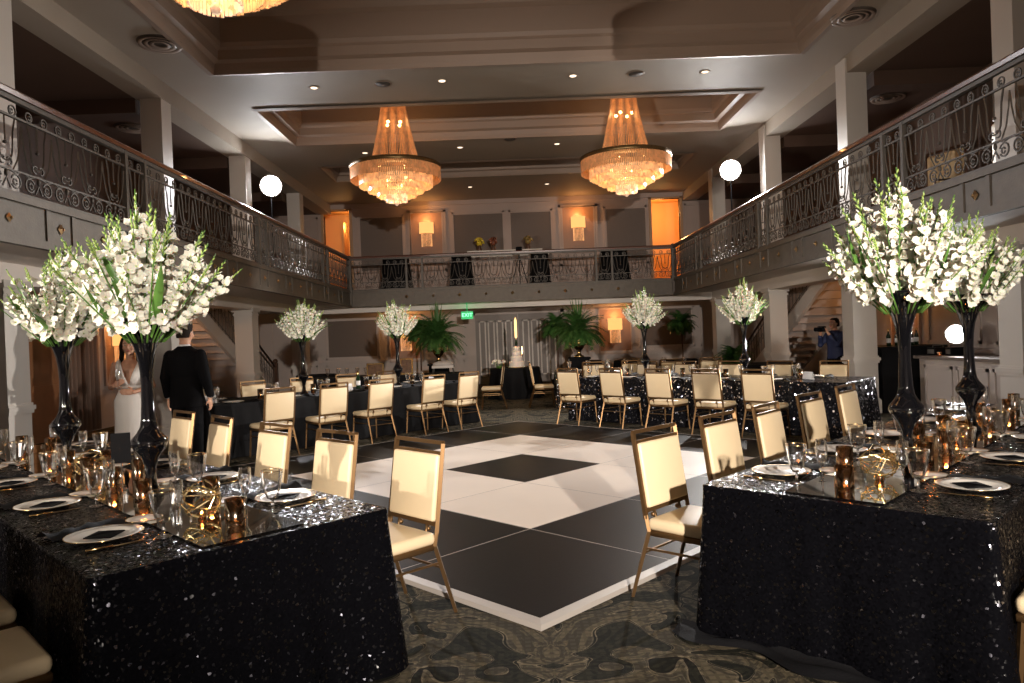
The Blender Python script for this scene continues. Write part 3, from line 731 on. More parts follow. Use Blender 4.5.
def make_goblet():
    r = empty('water_goblet', 'x', 'glass'); b = MB()
    b.lathe([(.036, 0), (.034, .004), (.008, .009), (.006, .03), (.010, .036), (.006, .042), (.006, .055)], 16); b.build('stem', M_glass, r)
    b = MB(); prof = [(.006, .055), (.022, .062), (.033, .088), (.041, .13), (.048, .18), (.051, .195)]
    n = 16; vs = []; fs = []
    for j, (q, z) in enumerate(prof):
        for i in range(n): a = 2*PI*i/n; rr = q*(1+.05*(i % 2)*(1 if j < 5 else 0)); vs.append((rr*math.cos(a), rr*math.sin(a), z))
    for j in range(len(prof)-1):
        for i in range(n): k = (i+1) % n; fs.append((j*n+i, j*n+k, (j+1)*n+k, (j+1)*n+i))
    b.add(vs, fs, 0, False); b.build('bowl', M_glass, r)
    b = MB(); b.lathe([(.051, .194), (.0517, .195), (.0517, .1975), (.051, .1975)], 20, cap=False); b.build('gold_rim', M_gold, r)
    return r
def make_flute():
    r = empty('champagne_flute', 'x', 'glass'); b = MB()
    b.lathe([(.032, 0), (.030, .004), (.006, .008), (.0045, .03), (.0045, .075), (.007, .085)], 16); b.build('stem', M_glass, r)
    b = MB(); b.lathe([(.007, .085), (.018, .10), (.026, .13), (.029, .165), (.027, .215)], 18, cap=False); b.build('bowl', M_glass, r); return r
def make_napkin():
    rnd = random.Random(5); b = MB(); nx, ny = 12, 5; vs = []; fs = []
    for i in range(nx+1):
        q = i/nx; w_ = .045+.035*abs(q-.35)*2
        for j in range(ny+1):
            p = j/ny-.5
            z = .035*math.cos(p*PI)*(1-.4*q)*(.7+.5*math.sin(i*1.7+j)*.6)+.004
            vs.append((p*2*w_+.015*math.sin(q*7), -.17+q*.34, max(.003, z)))
    for i in range(nx):
        for j in range(ny): fs.append((i*(ny+1)+j, i*(ny+1)+j+1, (i+1)*(ny+1)+j+1, (i+1)*(ny+1)+j))
    b.add(vs, fs, 0, True)
    o = b.build('napkin', M_blackcloth, cat='napkin'); return o
def make_knife():
    r = empty('table_knife', 'x', 'cutlery'); b = MB(); b.prism([(-.008, 0), (.008, 0), (.010, .07), (.006, .12), (-.006, .12)], .001, .003); b.build('blade', M_gold, r)
    b = MB(); b.tube([(0, 0, .004), (0, -.045, .005), (0, -.10, .005)], [.005, .004, .006], 6, flat=1.2); b.build('handle', M_gold, r); return r
def make_votive():
    r = empty('votive_candle_holder', 'x', 'candle holder'); b = MB(); b.lathe([(.038, 0), (.041, .003), (.042, .145), (.040, .145), (.039, .006), (0, .006)], 20, cap=True); b.build('glass_cylinder', M_votive, r)
    b = MB(); b.lathe([(.0, .007), (.028, .007), (.028, .045), (0, .045)], 14); b.build('candle', M_wax, r)
    b = MB(); b.lathe([(0, .046), (.006, .054), (.0065, .060), (.003, .074), (0, .082)], 10); b.build('flame', M_flame, r); return r
def make_orb():
    r = empty('gold_wire_orb', 'x', 'ornament'); rnd = random.Random(21); b = MB()
    for k in range(8):
        ax = Vector((rnd.gauss(0,1), rnd.gauss(0,1), rnd.gauss(0,1))).normalized(); off = rnd.uniform(-.3, .3)
        u = ax.orthogonal().normalized(); w_ = ax.cross(u); R_ = .088; rr = R_*math.sqrt(1-off*off)
        pts = [(u*math.cos(a)*rr+w_*math.sin(a)*rr+ax*off*R_)+Vector((0, 0, .092)) for a in [2*PI*i/9+k for i in range(9)]]
        b.tube(pts, .0028, 5, closed=True, smooth=False)
    b.build('wire_cage', M_goldwire, r)
    b = MB(); b.lathe([(.0, .0), (.02, .0), (.022, .03), (.020, .03), (.018, .004), (0, .004)], 14); b.build('tealight_cup', M_votive, r)
    b = MB(); b.lathe([(0, .012), (.006, .022), (.005, .034), (0, .045)], 8); b.build('flame', M_flame, r); return r
VP = [(.052, 0), (.060, .004), (.060, .018), (.045, .035), (.030, .07), (.026, .12), (.030, .17), (.045, .21), (.078, .255), (.092, .285), (.088, .31), (.060, .345), (.044, .375), (.037, .42), (.032, .52), (.030, .60), (.034, .68), (.044, .75), (.060, .81), (.084, .86), (.114, .90), (.146, .935), (.163, .95), (.158, .952), (.110, .91), (.08, .87), (.05, .80), (.0, .76)]
def make_vase():
    b = MB(); b.lathe(VP, 40); return b.build('trumpet_vase', M_vase, cat='vase')

def votive(key, t, c, label, light=3):
    p = TP(key, t, c); place('votive', make_votive, p, 0, label)
    if light: point_light('candle_light', (p[0], p[1], p[2]+.07), light*.45, (1, .42, .12), .008)
# mirror runners
for key, nm in (('L', 'front left'), ('R', 'front right')):
    O, a, b_, L, W = TABLES[key]
    b = MB(); fl = 1 if a.x*b_.y-a.y*b_.x > 0 else -1
    for k in range(7):
        x0 = .05+k*.64; y0, y1 = sorted((fl*(W/2-.22), fl*(W/2+.22)))
        b.box((x0, y0, 0), (x0+.632, y1, .006))
    b.build('mirror_runner', M_mirror, loc=(O.x, O.y, .762), rz=math.atan2(a.y, a.x), label='mirror strip laid along the middle of the %s table' % nm, cat='mirror')

def settings(key, ts, sides, full=True):
    O, a, b, L, W = TABLES[key]; who = WHO[key]
    for side in sides:
        inner = side == 'inner'
        for i, t in enumerate(ts[side]):
            sg = 1 if inner else -1
            cp = .21 if inner else W-.21
            face = math.atan2(b.y*sg, b.x*sg); rz = face-PI/2
            place_ = '%s from the %s, %s side of %s' % (ORD[i], 'near end' if key in 'LR' else 'left', ('inner' if key in 'LR' else 'near') if inner else 'outer' if key in 'LR' else 'far', who.replace('the ', ''))
            tt = t+rj.uniform(-.02, .02)
            place('plate', make_plate, TP(key, tt, cp), rz, 'gold-rimmed dinner plate, '+place_)
            if not inner or key in 'LR': place('menu', make_menu, TP(key, tt, cp, .762+.0145), rz, 'black card on plate, '+place_) if not (inner and key == 'R') else None
            h = TABLES[key][1]; mir = 1 if (a.x*b.y-a.y*b.x) > 0 else -1
            rs = sg*mir   # sitter's right hand is -rs along a?
            place('goblet', make_goblet, TP(key, tt-.20*1, cp+sg*.17), rz, 'ribbed water goblet, '+place_)
            place('flute', make_flute, TP(key, tt-.11, cp+sg*.26), rz, 'empty champagne flute, '+place_)
            place('napkin', make_napkin, TP(key, tt+.215, cp-sg*.02), rz+.25, 'crumpled black napkin, '+place_)
            if key in 'LR':
                place('bread', make_bread, TP(key, tt+.17, cp+sg*.215), rz, 'small bread plate, '+place_)
                place('knife', make_knife, TP(key, tt-.185, cp-sg*.02), rz, 'gold table knife, '+place_)
settings('L', {'inner': [.62, 1.50, 2.38, 3.26, 4.1], 'outer': [.56, 1.50, 2.44, 3.30, 4.1]}, ('inner', 'outer'))
settings('R', {'inner': [.45, 1.29, 2.10, 3.00, 3.9], 'outer': [.60, 1.48, 2.36, 3.24, 4.1]}, ('inner', 'outer'))
settings('FL', {'inner': [.35, 1.25, 2.15, 3.15, 4.05], 'outer': [.45, 1.4, 2.3, 3.2, 4.1]}, ('inner', 'outer'))
settings('FR', {'inner': [.35, 1.15, 1.98, 2.85, 3.70], 'outer': [.45, 1.3, 2.2, 3.1, 4.0]}, ('inner', 'outer'))

vases = [('L', 1.26, 'black trumpet vase on the front left table, the nearer one', 1.08), ('L', 2.89, 'black trumpet vase on the front left table, the farther one', .98),
         ('R', 1.15, 'black trumpet vase on the front right table, the nearer one', 1.06), ('R', 2.57, 'black trumpet vase on the front right table, the farther one', 1.0),
         ('FL', 1.68, 'black trumpet vase on the far left table, left one', .96), ('FL', 3.52, 'black trumpet vase on the far left table, right one', .96),
         ('FR', 1.22, 'black trumpet vase on the far right table, left one', .96), ('FR', 3.08, 'black trumpet vase on the far right table, right one', .96)]
# gladiolus stems
def floret(mb, base, d, size, rnd, op=1.0):
    d = d.normalized(); u = d.orthogonal().normalized(); u = Quaternion(d, rnd.uniform(0, 6.28)) @ u; w_ = d.cross(u)
    for k in range(6):
        a = 2*PI*k/6+rnd.uniform(-.15, .15); dr = u*math.cos(a)+w_*math.sin(a); tg = d.cross(dr)
        L_ = size*rnd.uniform(.85, 1.15)*(1 if k % 2 else .85); W_ = L_*.36
        pts = []
        for (s_, out, w1) in ((0, .05, .12), (.45, .20*op, .75), (.8, .55*op, 1.0), (1.02, .95*op, .55)):
            c = base+d*(s_*L_*(1.05-.35*op))+dr*(out*L_*.8)
            wv = rnd.uniform(-.12, .12)*L_
            pts.append((c-tg*W_*w1+d*wv, c+tg*W_*w1-d*wv*.6))
        vs = [p for pr in pts for p in pr]
        mb.add(vs, [(0,1,3,2),(2,3,5,4),(4,5,7,6)], 0, True)
def make_glad(seed, nfl=14, bud=6):
    rnd = random.Random(seed); mb = MB(); Ls_ = .78; bend = rnd.uniform(-.06, .06)
    def P(q): return Vector((bend*q*q*1.3, 0, Ls_*q))
    mb.tube([P(i/8) for i in range(9)], [.0075-.004*i/8 for i in range(9)], 5, mi=1)
    z0 = .20
    for i in range(nfl):
        q = z0+(.80-z0)*i/(nfl-1); sd = 1 if i % 2 else -1
        a = rnd.uniform(-.9, .9)+(0 if sd > 0 else .4); d = Vector((math.cos(a)*.9*sd, math.sin(a)*.8-.35*rnd.random(), .55))
        s_ = .078*(1-.30*(i/nfl)); floret(mb, P(q)+d*.006, d, s_, rnd, 1.0-.35*i/nfl)
        mb.tube([P(q)-Vector((0,0,.01)), P(q)+d*.018, P(q)+d*.03], [.004, .009, .004], 4, mi=2)
    for i in range(bud):
        q = .80+.19*i/bud; sd = 1 if i % 2 else -1; l = .045*(1-.55*i/bud); d = Vector((.5*sd, rnd.uniform(-.2, .2), .9)).normalized()
        mb.tube([P(q), P(q)+d*l*.5, P(q)+d*l], [.004, .0085*(1-.3*i/bud), .001], 5, mi=2)
        if i < 2: mb.tube([P(q)+d*l*.7, P(q)+d*(l+.012)], [.006, .003], 5, mi=0)
    return mb.mesh('gladiolus_stem', [M_petal, M_leaf, M_bud])
def make_blade(seed):
    rnd = random.Random(seed); mb = MB(); L_ = .42; vs = []; fs = []
    for i in range(8):
        q = i/7; w_ = .016*math.sin(PI*min(1, q*.9+.12)); c = Vector((.12*q*q, 0, L_*q*(1-.12*q)))
        vs += [c+Vector((0, -w_, 0)), c+Vector((w_*.3, 0, 0)), c+Vector((0, w_, 0))]
    for i in range(7):
        for j in range(2): fs.append((i*3+j, i*3+j+1, (i+1)*3+j+1, (i+1)*3+j))
    mb.add(vs, fs, 0, True); return mb.mesh('leaf_blade', [M_leaf])
GM = [make_glad(s_) for s_ in (1, 2, 3, 4)]; GB = [make_glad(9, 3, 11)]; BL_ = [make_blade(1), make_blade(2)]
def arrangement(p, ztop, scale, label, seed, n=26, spread=62, tint=None):
    rnd = random.Random(seed)
    r = empty('gladiolus_bouquet', label, 'flowers', (p[0], p[1], ztop))
    def put(me, nm, az, tl, sc, roll, dz=0, rad=.09):
        o = bpy.data.objects.new(nm, me); C.objects.link(o); o.parent = r
        q = Quaternion((0, 0, 1), az) @ Quaternion((0, 1, 0), tl) @ Quaternion((0, 0, 1), roll)
        o.rotation_mode = 'QUATERNION'; o.rotation_quaternion = q; o.scale = (sc, sc, sc)
        o.location = (math.cos(az)*rad*min(1, tl*1.3), math.sin(az)*rad*min(1, tl*1.3), dz)
    for i in range(n):
        f = ((i+.5)/n)**.62; tl = math.radians(spread)*f**1.3; az = i*2.39996+rnd.uniform(-.2, .2)
        me = GB[0] if rnd.random() < .20 else rnd.choice(GM)
        put(me, 'gladiolus_stem', az, tl, scale*rnd.uniform(.86, 1.05)*(1-.36*f), rnd.uniform(0, 6.28), -.10*scale)
    for i in range(18):
        put(rnd.choice(BL_), 'leaf_blade', rnd.uniform(0, 6.28), math.radians(rnd.uniform(4, 46)), scale*rnd.uniform(.8, 1.4), rnd.uniform(0, 6.28), -.08*scale)
    return r
GLAB = ['fullest spray of white gladioli, in the nearer vase of the front left table', 'white gladioli in the farther vase of the front left table, at the left edge',
        'tall white gladioli in the nearer vase of the front right table', 'shaded gladioli in the farther vase of the front right table, at the right edge',
        'white gladioli before the left balcony, left vase of the far left table', 'white gladioli under the rear balcony, right vase of the far left table',
        'white gladioli beside the wall sconce, left vase of the far right table', 'white gladioli before the staircase, right vase of the far right table']
for i, (key, t, lab, sc) in enumerate(vases):
    p = TP(key, t, TABLES[key][4]/2, .768 if key in 'LR' else .762)
    o = place('vase', make_vase, p, 0, lab); k = 1.0; o.scale = (1, 1, 1) if i < 4 else (.95, .95, 1)
    arrangement(p, p[2]+.95*k-.02, sc*(.98 if i < 4 else 1), GLAB[i], 80+i, 46 if i < 4 else 37, 49)

# candles and orbs
def mid(key): return TABLES[key][4]/2
for vi, (t, c, l) in enumerate(((.17, .03, 'lit'), (.78, -.12, 'lit'), (1.02, .12, 'lit'), (1.55, .10, 'lit'), (1.75, -.1, 'lit'), (2.1, .08, ''), (2.35, -.1, 'lit'), (2.62, .06, ''), (3.2, .04, 'lit'), (3.6, -.06, ''), (4.0, .05, ''))):
    votive('L', t, mid('L')+c, 'gold votive on the front left mirror strip, %s from the near end' % ORD[vi], 2.2 if l else 0)
for vi, (t, c, l) in enumerate(((.09, .04, 'lit'), (.62, -.15, 'lit'), (.95, .14, 'lit'), (1.42, .12, 'lit'), (1.7, -.1, ''), (1.95, .1, 'lit'), (2.2, -.08, 'lit'), (2.8, .06, 'lit'), (3.1, -.06, ''), (3.5, .05, 'lit'), (4.0, .0, ''))):
    votive('R', t, mid('R')+c, 'gold votive on the front right mirror strip, %s from the near end' % ORD[vi], 2.2 if l else 0)
for t in (.5, 2.2): place('orb', make_orb, TP('L', t, mid('L')+.04, .769), .3*t, 'gold wire orb around a tealight on the front left table, %s' % ('beside its near end' if t < 1 else 'beyond the nearer vase'))
for t in (.52, 1.95): place('orb', make_orb, TP('R', t, mid('R')+.05, .769), 1+.3*t, 'gold wire orb around a tealight on the front right table, %s' % ('beside its near end' if t < 1 else 'beyond the nearer vase'))
for key in ('FL', 'FR'):
    for i, t in enumerate((.9, 1.9, 2.8, 3.9)):
        votive(key, t, .6+(.1 if i % 2 else -.1), 'small gold votive in the middle of %s, %s from its left end' % (WHO[key], ORD[i]), 0)
# table number card on a stand
r = empty('table_number_stand', 'black table number card on a thin stand on the front left table', 'sign', TP('L', 1.62, .67, .769), .35)
b = MB(); b.lathe([(.03, 0), (.03, .004), (.004, .008), (.003, .01), (.003, .16)], 12); b.build('stand', M_iron, r)
b = MB(); b.box((-.05, -.003, .15), (.05, .003, .32)); b.build('card', M_blackmat, r)

# ================================================================== CHANDELIERS
def make_chandelier():
    r = empty('crystal_chandelier', 'x', 'chandelier')     # origin: tip ball (z=0); hangs up to 2.72
    b = MB(); b.lathe([(.0, 2.62), (.20, 2.62), (.22, 2.66), (.26, 2.80), (.26, 2.825), (0, 2.825)], 24); b.build('canopy', M_gold, r)
    b = MB(); n = 72
    for i in range(n):
        a = 2*PI*i/n
        pts = []
        for q in (0, .25, .5, .75, 1): rr = .20+(.53-.20)*(q**1.4); pts.append((rr*math.cos(a), rr*math.sin(a), 2.62-1.78*q))
        b.tube(pts, .0065, 4, smooth=False, cap=False)
    b.build('bead_strands', M_cr_top, r)
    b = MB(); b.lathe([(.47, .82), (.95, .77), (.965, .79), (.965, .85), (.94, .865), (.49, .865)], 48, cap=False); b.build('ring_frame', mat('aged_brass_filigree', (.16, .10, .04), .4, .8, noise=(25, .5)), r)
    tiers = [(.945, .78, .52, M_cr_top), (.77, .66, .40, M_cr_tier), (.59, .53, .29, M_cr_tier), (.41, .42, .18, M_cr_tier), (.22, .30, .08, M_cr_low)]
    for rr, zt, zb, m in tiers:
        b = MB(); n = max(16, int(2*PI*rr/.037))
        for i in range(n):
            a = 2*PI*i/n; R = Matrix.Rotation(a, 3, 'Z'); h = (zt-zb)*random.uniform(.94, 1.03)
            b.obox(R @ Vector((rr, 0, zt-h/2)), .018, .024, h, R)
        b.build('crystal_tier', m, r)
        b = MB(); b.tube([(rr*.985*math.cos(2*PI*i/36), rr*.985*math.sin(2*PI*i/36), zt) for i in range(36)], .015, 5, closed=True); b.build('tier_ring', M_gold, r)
    b = MB(); b.lathe([(0, 0), (.04, .02), (.05, .05), (.035, .09), (.01, .11), (0, .12)], 12); b.build('crystal_ball', M_cr_low, r)
    for k, (z, rr, n) in enumerate(((2.45, .1, 3), (1.75, .18, 4), (.68, .66, 8), (.52, .42, 8))):
        b = MB()
        for i in range(n): a = 2*PI*i/n+k; b.ball((rr*math.cos(a), rr*math.sin(a), z), .035, 8)
        b.build('bulb_ring', M_bulb, r)
    return r
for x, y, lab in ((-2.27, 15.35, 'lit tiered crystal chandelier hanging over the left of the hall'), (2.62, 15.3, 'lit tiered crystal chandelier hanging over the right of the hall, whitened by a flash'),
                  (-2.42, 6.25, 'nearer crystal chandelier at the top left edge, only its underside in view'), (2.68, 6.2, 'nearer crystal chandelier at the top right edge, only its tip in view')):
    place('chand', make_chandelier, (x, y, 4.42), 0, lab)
    point_light('chandelier_lamp', (x, y, 6.2), 9, WARM, .12)
    point_light('chandelier_lamp', (x, y, 4.95), 20, WARM, .25)

# ================================================================== SCONCES
def make_sconce():
    r = empty('wall_sconce', 'x', 'wall lamp')     # faces -y, origin on wall
    b = MB(); b.box((-.52, -.03, -.75), (.52, 0, .72)); b.build('back_panel', mat('sconce_panel_wood', (.36, .20, .12), .45), r)
    b = MB(); frame_rect(b, -.56, -.79, .56, .76, 0, .05, .05); b.build('panel_frame', M_wallup, r)
    b = MB(); n = 10; vs = []
    for z in (.02, .40):
        for i in range(n+1): a = PI+PI*i/n; vs.append((.24*math.cos(a), -.03+.16*math.sin(a), z))
    b.add(vs, [(i, i+1, n+2+i, n+1+i) for i in range(n)], 0, True); b.build('lamp_shade', M_sconce, r)
    b = MB(); n = 12
    for i in range(n+1): a = PI+PI*i/n; b.obox((.17*math.cos(a), -.03+.11*math.sin(a), -.20), .02, .02, .42, None)
    b.build('crystal_fringe', M_cr_tier, r)
    return r
for x, z, lab in ((-3.42, 1.62, 'glowing wall sconce on the lower back wall behind the left urn'), (3.55, 1.62, 'glowing wall sconce on the lower back wall right of the cake'),
                  (-2.6, 5.05, 'glowing wall sconce on the upper back wall above the left of the rear balcony'), (2.45, 5.05, 'glowing wall sconce on the upper back wall above the right of the rear balcony')):
    place('sconce', make_sconce, (x, YW-.0, z), 0, lab); point_light('sconce_lamp', (x, YW-.35, z+.5), 16, (1, .45, .14), .06)
place('sconce', make_sconce, (-XO, 15.3, 1.65), PI/2, 'glowing wall sconce behind the woman in the white dress'); point_light('sconce_lamp', (-XO+.35, 15.3, 2.1), 25, (1, .42, .12), .06)
place('sconce', make_sconce, (XO, 15.0, 1.65), -PI/2, 'dim wall sconce beyond the bar counter'); point_light('sconce_lamp', (XO-.35, 15.0, 2.0), 12, (1, .42, .12), .06)

# downlights, speakers, vents
M_dl = emis('downlight_glow', (1, .78, .55), 2.2)
def make_down():
    r = empty('downlight', 'x', 'ceiling light'); b = MB(); b.lathe([(.062, 0), (.095, -.012), (.10, 0)], 20, cap=False); b.build('trim_ring', M_ceil, r)
    b = MB(); b.lathe([(0, -.004), (.058, -.004), (.062, 0)], 20, cap=False); b.build('lens', M_dl, r); return r
def onceil(px, py, z=ZC):
    d = rt*((px-512)/F)-up*((py-341.5)/F)+fwd; t = (z-1.55)/d.z; return (d.x*t, d.y*t, z)
for px, py, lab in ((314, 88, 'leftmost of the row before the middle coffer'), (442, 81, 'left of centre before the middle coffer'), (573, 76, 'right of centre before the middle coffer'), (705, 72, 'rightmost of the row before the middle coffer'),
                    (365, 153, 'half hidden by the left chandelier'), (460, 147.5, 'left one beyond the middle coffer'), (557, 144, 'right one beyond the middle coffer'), (470, 187, 'left one by the back wall'), (547, 184, 'right one by the back wall')):
    p = onceil(px, py); place('down', make_down, p, 0, 'small round recessed downlight, '+lab)
    spot_light('downlight_lamp', (p[0], p[1], ZC-.05), (p[0], p[1], 0), 40, (1, .72, .45), 80, .6, .04)
def make_spk():
    r = empty('ceiling_speaker', 'x', 'speaker'); b = MB(); b.lathe([(.13, 0), (.155, -.012), (.155, 0)], 24, cap=False); b.build('rim', M_mould, r)
    b = MB(); b.lathe([(0, -.008), (.13, -.006), (.13, 0)], 24, cap=False); b.build('grille', mat('speaker_grille', (.10, .09, .08), .7), r); return r
for px, py, lab in ((383, 84, 'dark round ceiling speaker above the left chandelier'), (636, 74, 'dark round ceiling speaker above the right chandelier'), (510, 139, 'round ceiling speaker in the middle beyond the coffer')):
    place('spk', make_spk, onceil(px, py), 0, lab)
def make_vent():
    r = empty('ceiling_vent', 'x', 'vent'); b = MB()
    for q in (.30, .22, .14): b.lathe([(q-.05, -.03), (q, -.045), (q, -.035), (q-.05, -.02)], 28, cap=False)
    b.build('louvre', M_mould, r); b = MB(); b.lathe([(0, -.004), (.32, -.004), (.32, 0)], 28, cap=False); b.build('backing', M_recess, r); return r
place('vent', make_vent, onceil(888, 97, 5.85), 0, 'round slotted vent in the right gallery ceiling')
place('vent', make_vent, onceil(133, 127, 5.85), 0, 'round slotted vent in the left gallery ceiling')
place('vent', make_vent, onceil(160, 43), 0, 'round vent by the corner of the front coffer, left')
place('vent', make_vent, onceil(853, 16), 0, 'round vent by the corner of the front coffer, right')

# ================================================================== STROBES
M_strobe = emis('flash_tube_glow', (.95, .97, 1), 160)
def strobe(p, aim, z0, lab, R_=.24):
    r = empty('studio_flash', lab, 'light', (p[0], p[1], z0))
    d = (Vector(aim)-Vector(p)).normalized(); q = d.to_track_quat('Z', 'Y').to_matrix().to_4x4(); h = p[2]-z0
    T_ = Matrix.Translation((0, 0, h)) @ q
    b = MB(); b.lathe([(.05, -.12), (R_, .06), (R_+.01, .06), (.06, -.13)], 28, cap=False); b.xf(T_); b.build('reflector', M_trim, r)
    b = MB(); b.lathe([(0, .03), (R_*.93, .03), (R_*.93, .04), (0, .05)], 28); b.xf(T_); b.build('front_diffuser', M_strobe, r)
    b = MB(); b.lathe([(0, -.42), (.055, -.42), (.06, -.40), (.06, -.12), (0, -.12)], 16); b.xf(T_); b.build('flash_body', M_blackmat, r)
    if h > .5:
        b = MB(); b.tube([(0, 0, .25), (0, 0, h)], .014, 8); b.build('stand_pole', M_blackmat, r)
        for k in range(3):
            a = k*2*PI/3+.5; b = MB(); b.tube([(0, 0, .55), (.42*math.cos(a), .42*math.sin(a), .01)], .010, 6); b.build('leg', M_blackmat, r)
strobe(STROBES[0], (0, 2, 2.2), ZF, 'bright studio flash on a stand on the left balcony')
strobe(STROBES[1], (0, 2, 2.2), ZF, 'bright studio flash on a stand on the right balcony')

# ================================================================== BAR COUNTER (right, under the balcony)
r = empty('bar_counter', 'pale panelled bar counter along the right wall', 'counter', (6.9, 8.9, 0))
b = MB(); b.box((0, -1.2, 0), (.7, 3.2, .92)); b.build('counter_body', M_wall, r)
b = MB()
for k in range(5):
    y0 = -1.1+k*.85; 
    b.box((-.02, y0, .12), (0, y0+.05, .82)); b.box((-.02, y0+.7, .12), (0, y0+.75, .82)); b.box((-.02, y0, .12), (0, y0+.75, .17)); b.box((-.02, y0, .77), (0, y0+.75, .82))
b.box((-.03, -1.2, 0), (0, 3.2, .08)); b.build('front_moulding', M_wall, r)
b = MB(); b.box((-.08, -1.25, .92), (.75, 3.25, .97)); b.build('counter_top', M_panel, r)
b = MB(); b.box((6.35, 12.25, 0), (7.4, 13.3, 1.12)); b.box((6.3, 12.2, 1.09), (7.45, 13.35, 1.13)); o = b.build('draped_bar', M_blackcloth, label='black draped standing bar behind the front right column', cat='bar')
strobe(STROBES[2], (0, 6, 1.3), .972, 'small bright flash standing on the bar counter', .15)
# props on the bar
def make_box_unit():
    r = empty('control_box', 'x', 'device'); b = MB(); b.rbox((-.14, -.10, 0), (.14, .10, .13), .012); b.build('casing', M_blackmat, r)
    b = MB(); b.box((-.145, -.07, .03), (-.139, .07, .10)); b.build('front_panel', M_iron, r)
    b = MB(); b.tube([(-.1, -.0, .13), (-.1, 0, .165), (.1, 0, .165), (.1, 0, .13)], .008, 6); b.build('carry_handle', M_iron, r); return r
place('unit', make_box_unit, (7.1, 11.9, .972), .2, 'black control box on the bar counter, left of the flash')
place('unit', make_box_unit, (7.2, 11.55, .972), -.1, 'second black control box on the bar counter, nearer the flash')
for k, (x, y) in enumerate(((7.0, 11.7), (7.02, 11.0))):
    r = empty('tealight_glass', ('lit amber tealight in front of the black boxes on the bar', 'lit amber tealight under the small flash on the bar')[k], 'candle holder', (x, y, .972))
    b = MB(); b.lathe([(.03, 0), (.04, .06), (.037, .06), (.028, .005), (0, .005)], 16); b.build('glass_cup', M_votive, r)
    b = MB(); b.lathe([(0, .01), (.012, .025), (.008, .045), (0, .06)], 8); b.build('flame', M_flame, r)
def bottle_mesh(nm, m, h=.3, r0=.037):
    b = MB(); b.lathe([(r0*.95, 0), (r0, .01), (r0, h*.58), (r0*.4, h*.75), (r0*.36, h*.96), (r0*.42, h*.965), (r0*.42, h), (0, h)], 14); return b
M_bottle = mat('dark_green_glass', (.01, .03, .012), .06, coat=.5)
def make_bottle():
    r = empty('bottle', 'x', 'bottle'); bottle_mesh('b', None).build('bottle_body', M_bottle, r)
    b = MB(); b.lathe([(.0375, .06), (.0377, .065), (.0377, .13), (.0375, .135)], 14, cap=False); b.build('label', M_shirt, r)
    b = MB(); b.lathe([(.0165, .255), (.0168, .302), (0, .303)], 12, cap=False); b.build('foil_cap', M_gold, r); return r
for k, (x, y, z, w_) in enumerate(((6.6, 12.5, 1.13, 'left of four on the black draped bar'), (6.8, 12.6, 1.13, 'second of four on the black draped bar'), (7.0, 12.5, 1.13, 'third of four on the black draped bar'), (7.2, 12.7, 1.13, 'right of four on the black draped bar'),
                               (7.25, 10.2, .972, 'alone on the bar counter right of the flash'), (-2.6, 12.3, .762, 'standing on the far left table'), (7.3, 9.6, .972, 'at the near end of the bar counter'))):
    place('bottle', make_bottle, (x, y, z), k, 'dark bottle with gold foil, '+w_)

# ================================================================== STAIRCASES
def staircase(sx, word):
    """rises towards the camera along the outer wall from y=20.6 (floor) to y=15 (balcony)"""
    xa, xb = (6.7, 7.9) if sx > 0 else (-7.9, -6.7); n = 17; y1, y0 = 20.6, 14.8
    r = empty('staircase', 'staircase with iron railing climbing to the %s balcony' % word, 'staircase', (0, 0, 0))
    b = MB(); dy = (y1-y0)/n; dz = ZF/n
    for i in range(n-0): b.box((xa+.08, y1-(i+1)*dy, i*dz-(.0 if i == 0 else .12)), (xb-.08, y1-i*dy+.03, (i+1)*dz))
    b.build('steps', M_wall, r)
    for x in (xa, xb-.08):
        b = MB(); b.add([(x, y1+.15, 0), (x, y1-.45, 0), (x, y0, ZF-.32), (x, y0, ZF+.02), (x, y1+.15, .12), (x+.08, y1+.15, 0), (x+.08, y1-.45, 0), (x+.08, y0, ZF-.32), (x+.08, y0, ZF+.02), (x+.08, y1+.15, .12)],
              [(0,1,2,3,4), (9,8,7,6,5), (0,5,6,1), (1,6,7,2), (2,7,8,3), (3,8,9,4), (4,9,5,0)]); b.build('stringer', M_soffit, r)
    xi = xa+.04 if sx > 0 else xb-.04
    b = MB(); sl = ZF/(y1-y0)
    def zy(y): return (y1-y)*sl
    b.tube([(xi, y1+.1, .95), (xi, y0, ZF+.95)], .035, 8, flat=.8); b.build('handrail', M_rail, r)
    b = MB()
    k = 0; y = y1
    while y > y0+.1:
        z = zy(y)+.10; b.tube([(xi, y, z), (xi, y, z+.85)], .008, 4, smooth=False)
        c = [(xi, y-.1+.055*math.cos(a), z+.45+.075*math.sin(a)+.05) for a in [2*PI*i/8 for i in range(8)]]; b.tube(c, .006, 4, closed=True, smooth=False)
        y -= .2
    b.tube([(xi, y1, .95-.12), (xi, y0, ZF+.83)], .008, 4); b.tube([(xi, y1, .2), (xi, y0, ZF+.2)], .008, 4); b.build('balusters', M_iron, r)
    b = MB(); b.box((xi-.06, y1+.08, 0), (xi+.06, y1+.2, 1.05)); b.lathe([(.05, 1.05), (.08, 1.09), (.05, 1.15), (0, 1.17)], 12, c=(xi, y1+.14, 0)); b.build('newel_post', M_woodd, r)
staircase(-1, 'left'); staircase(1, 'right')

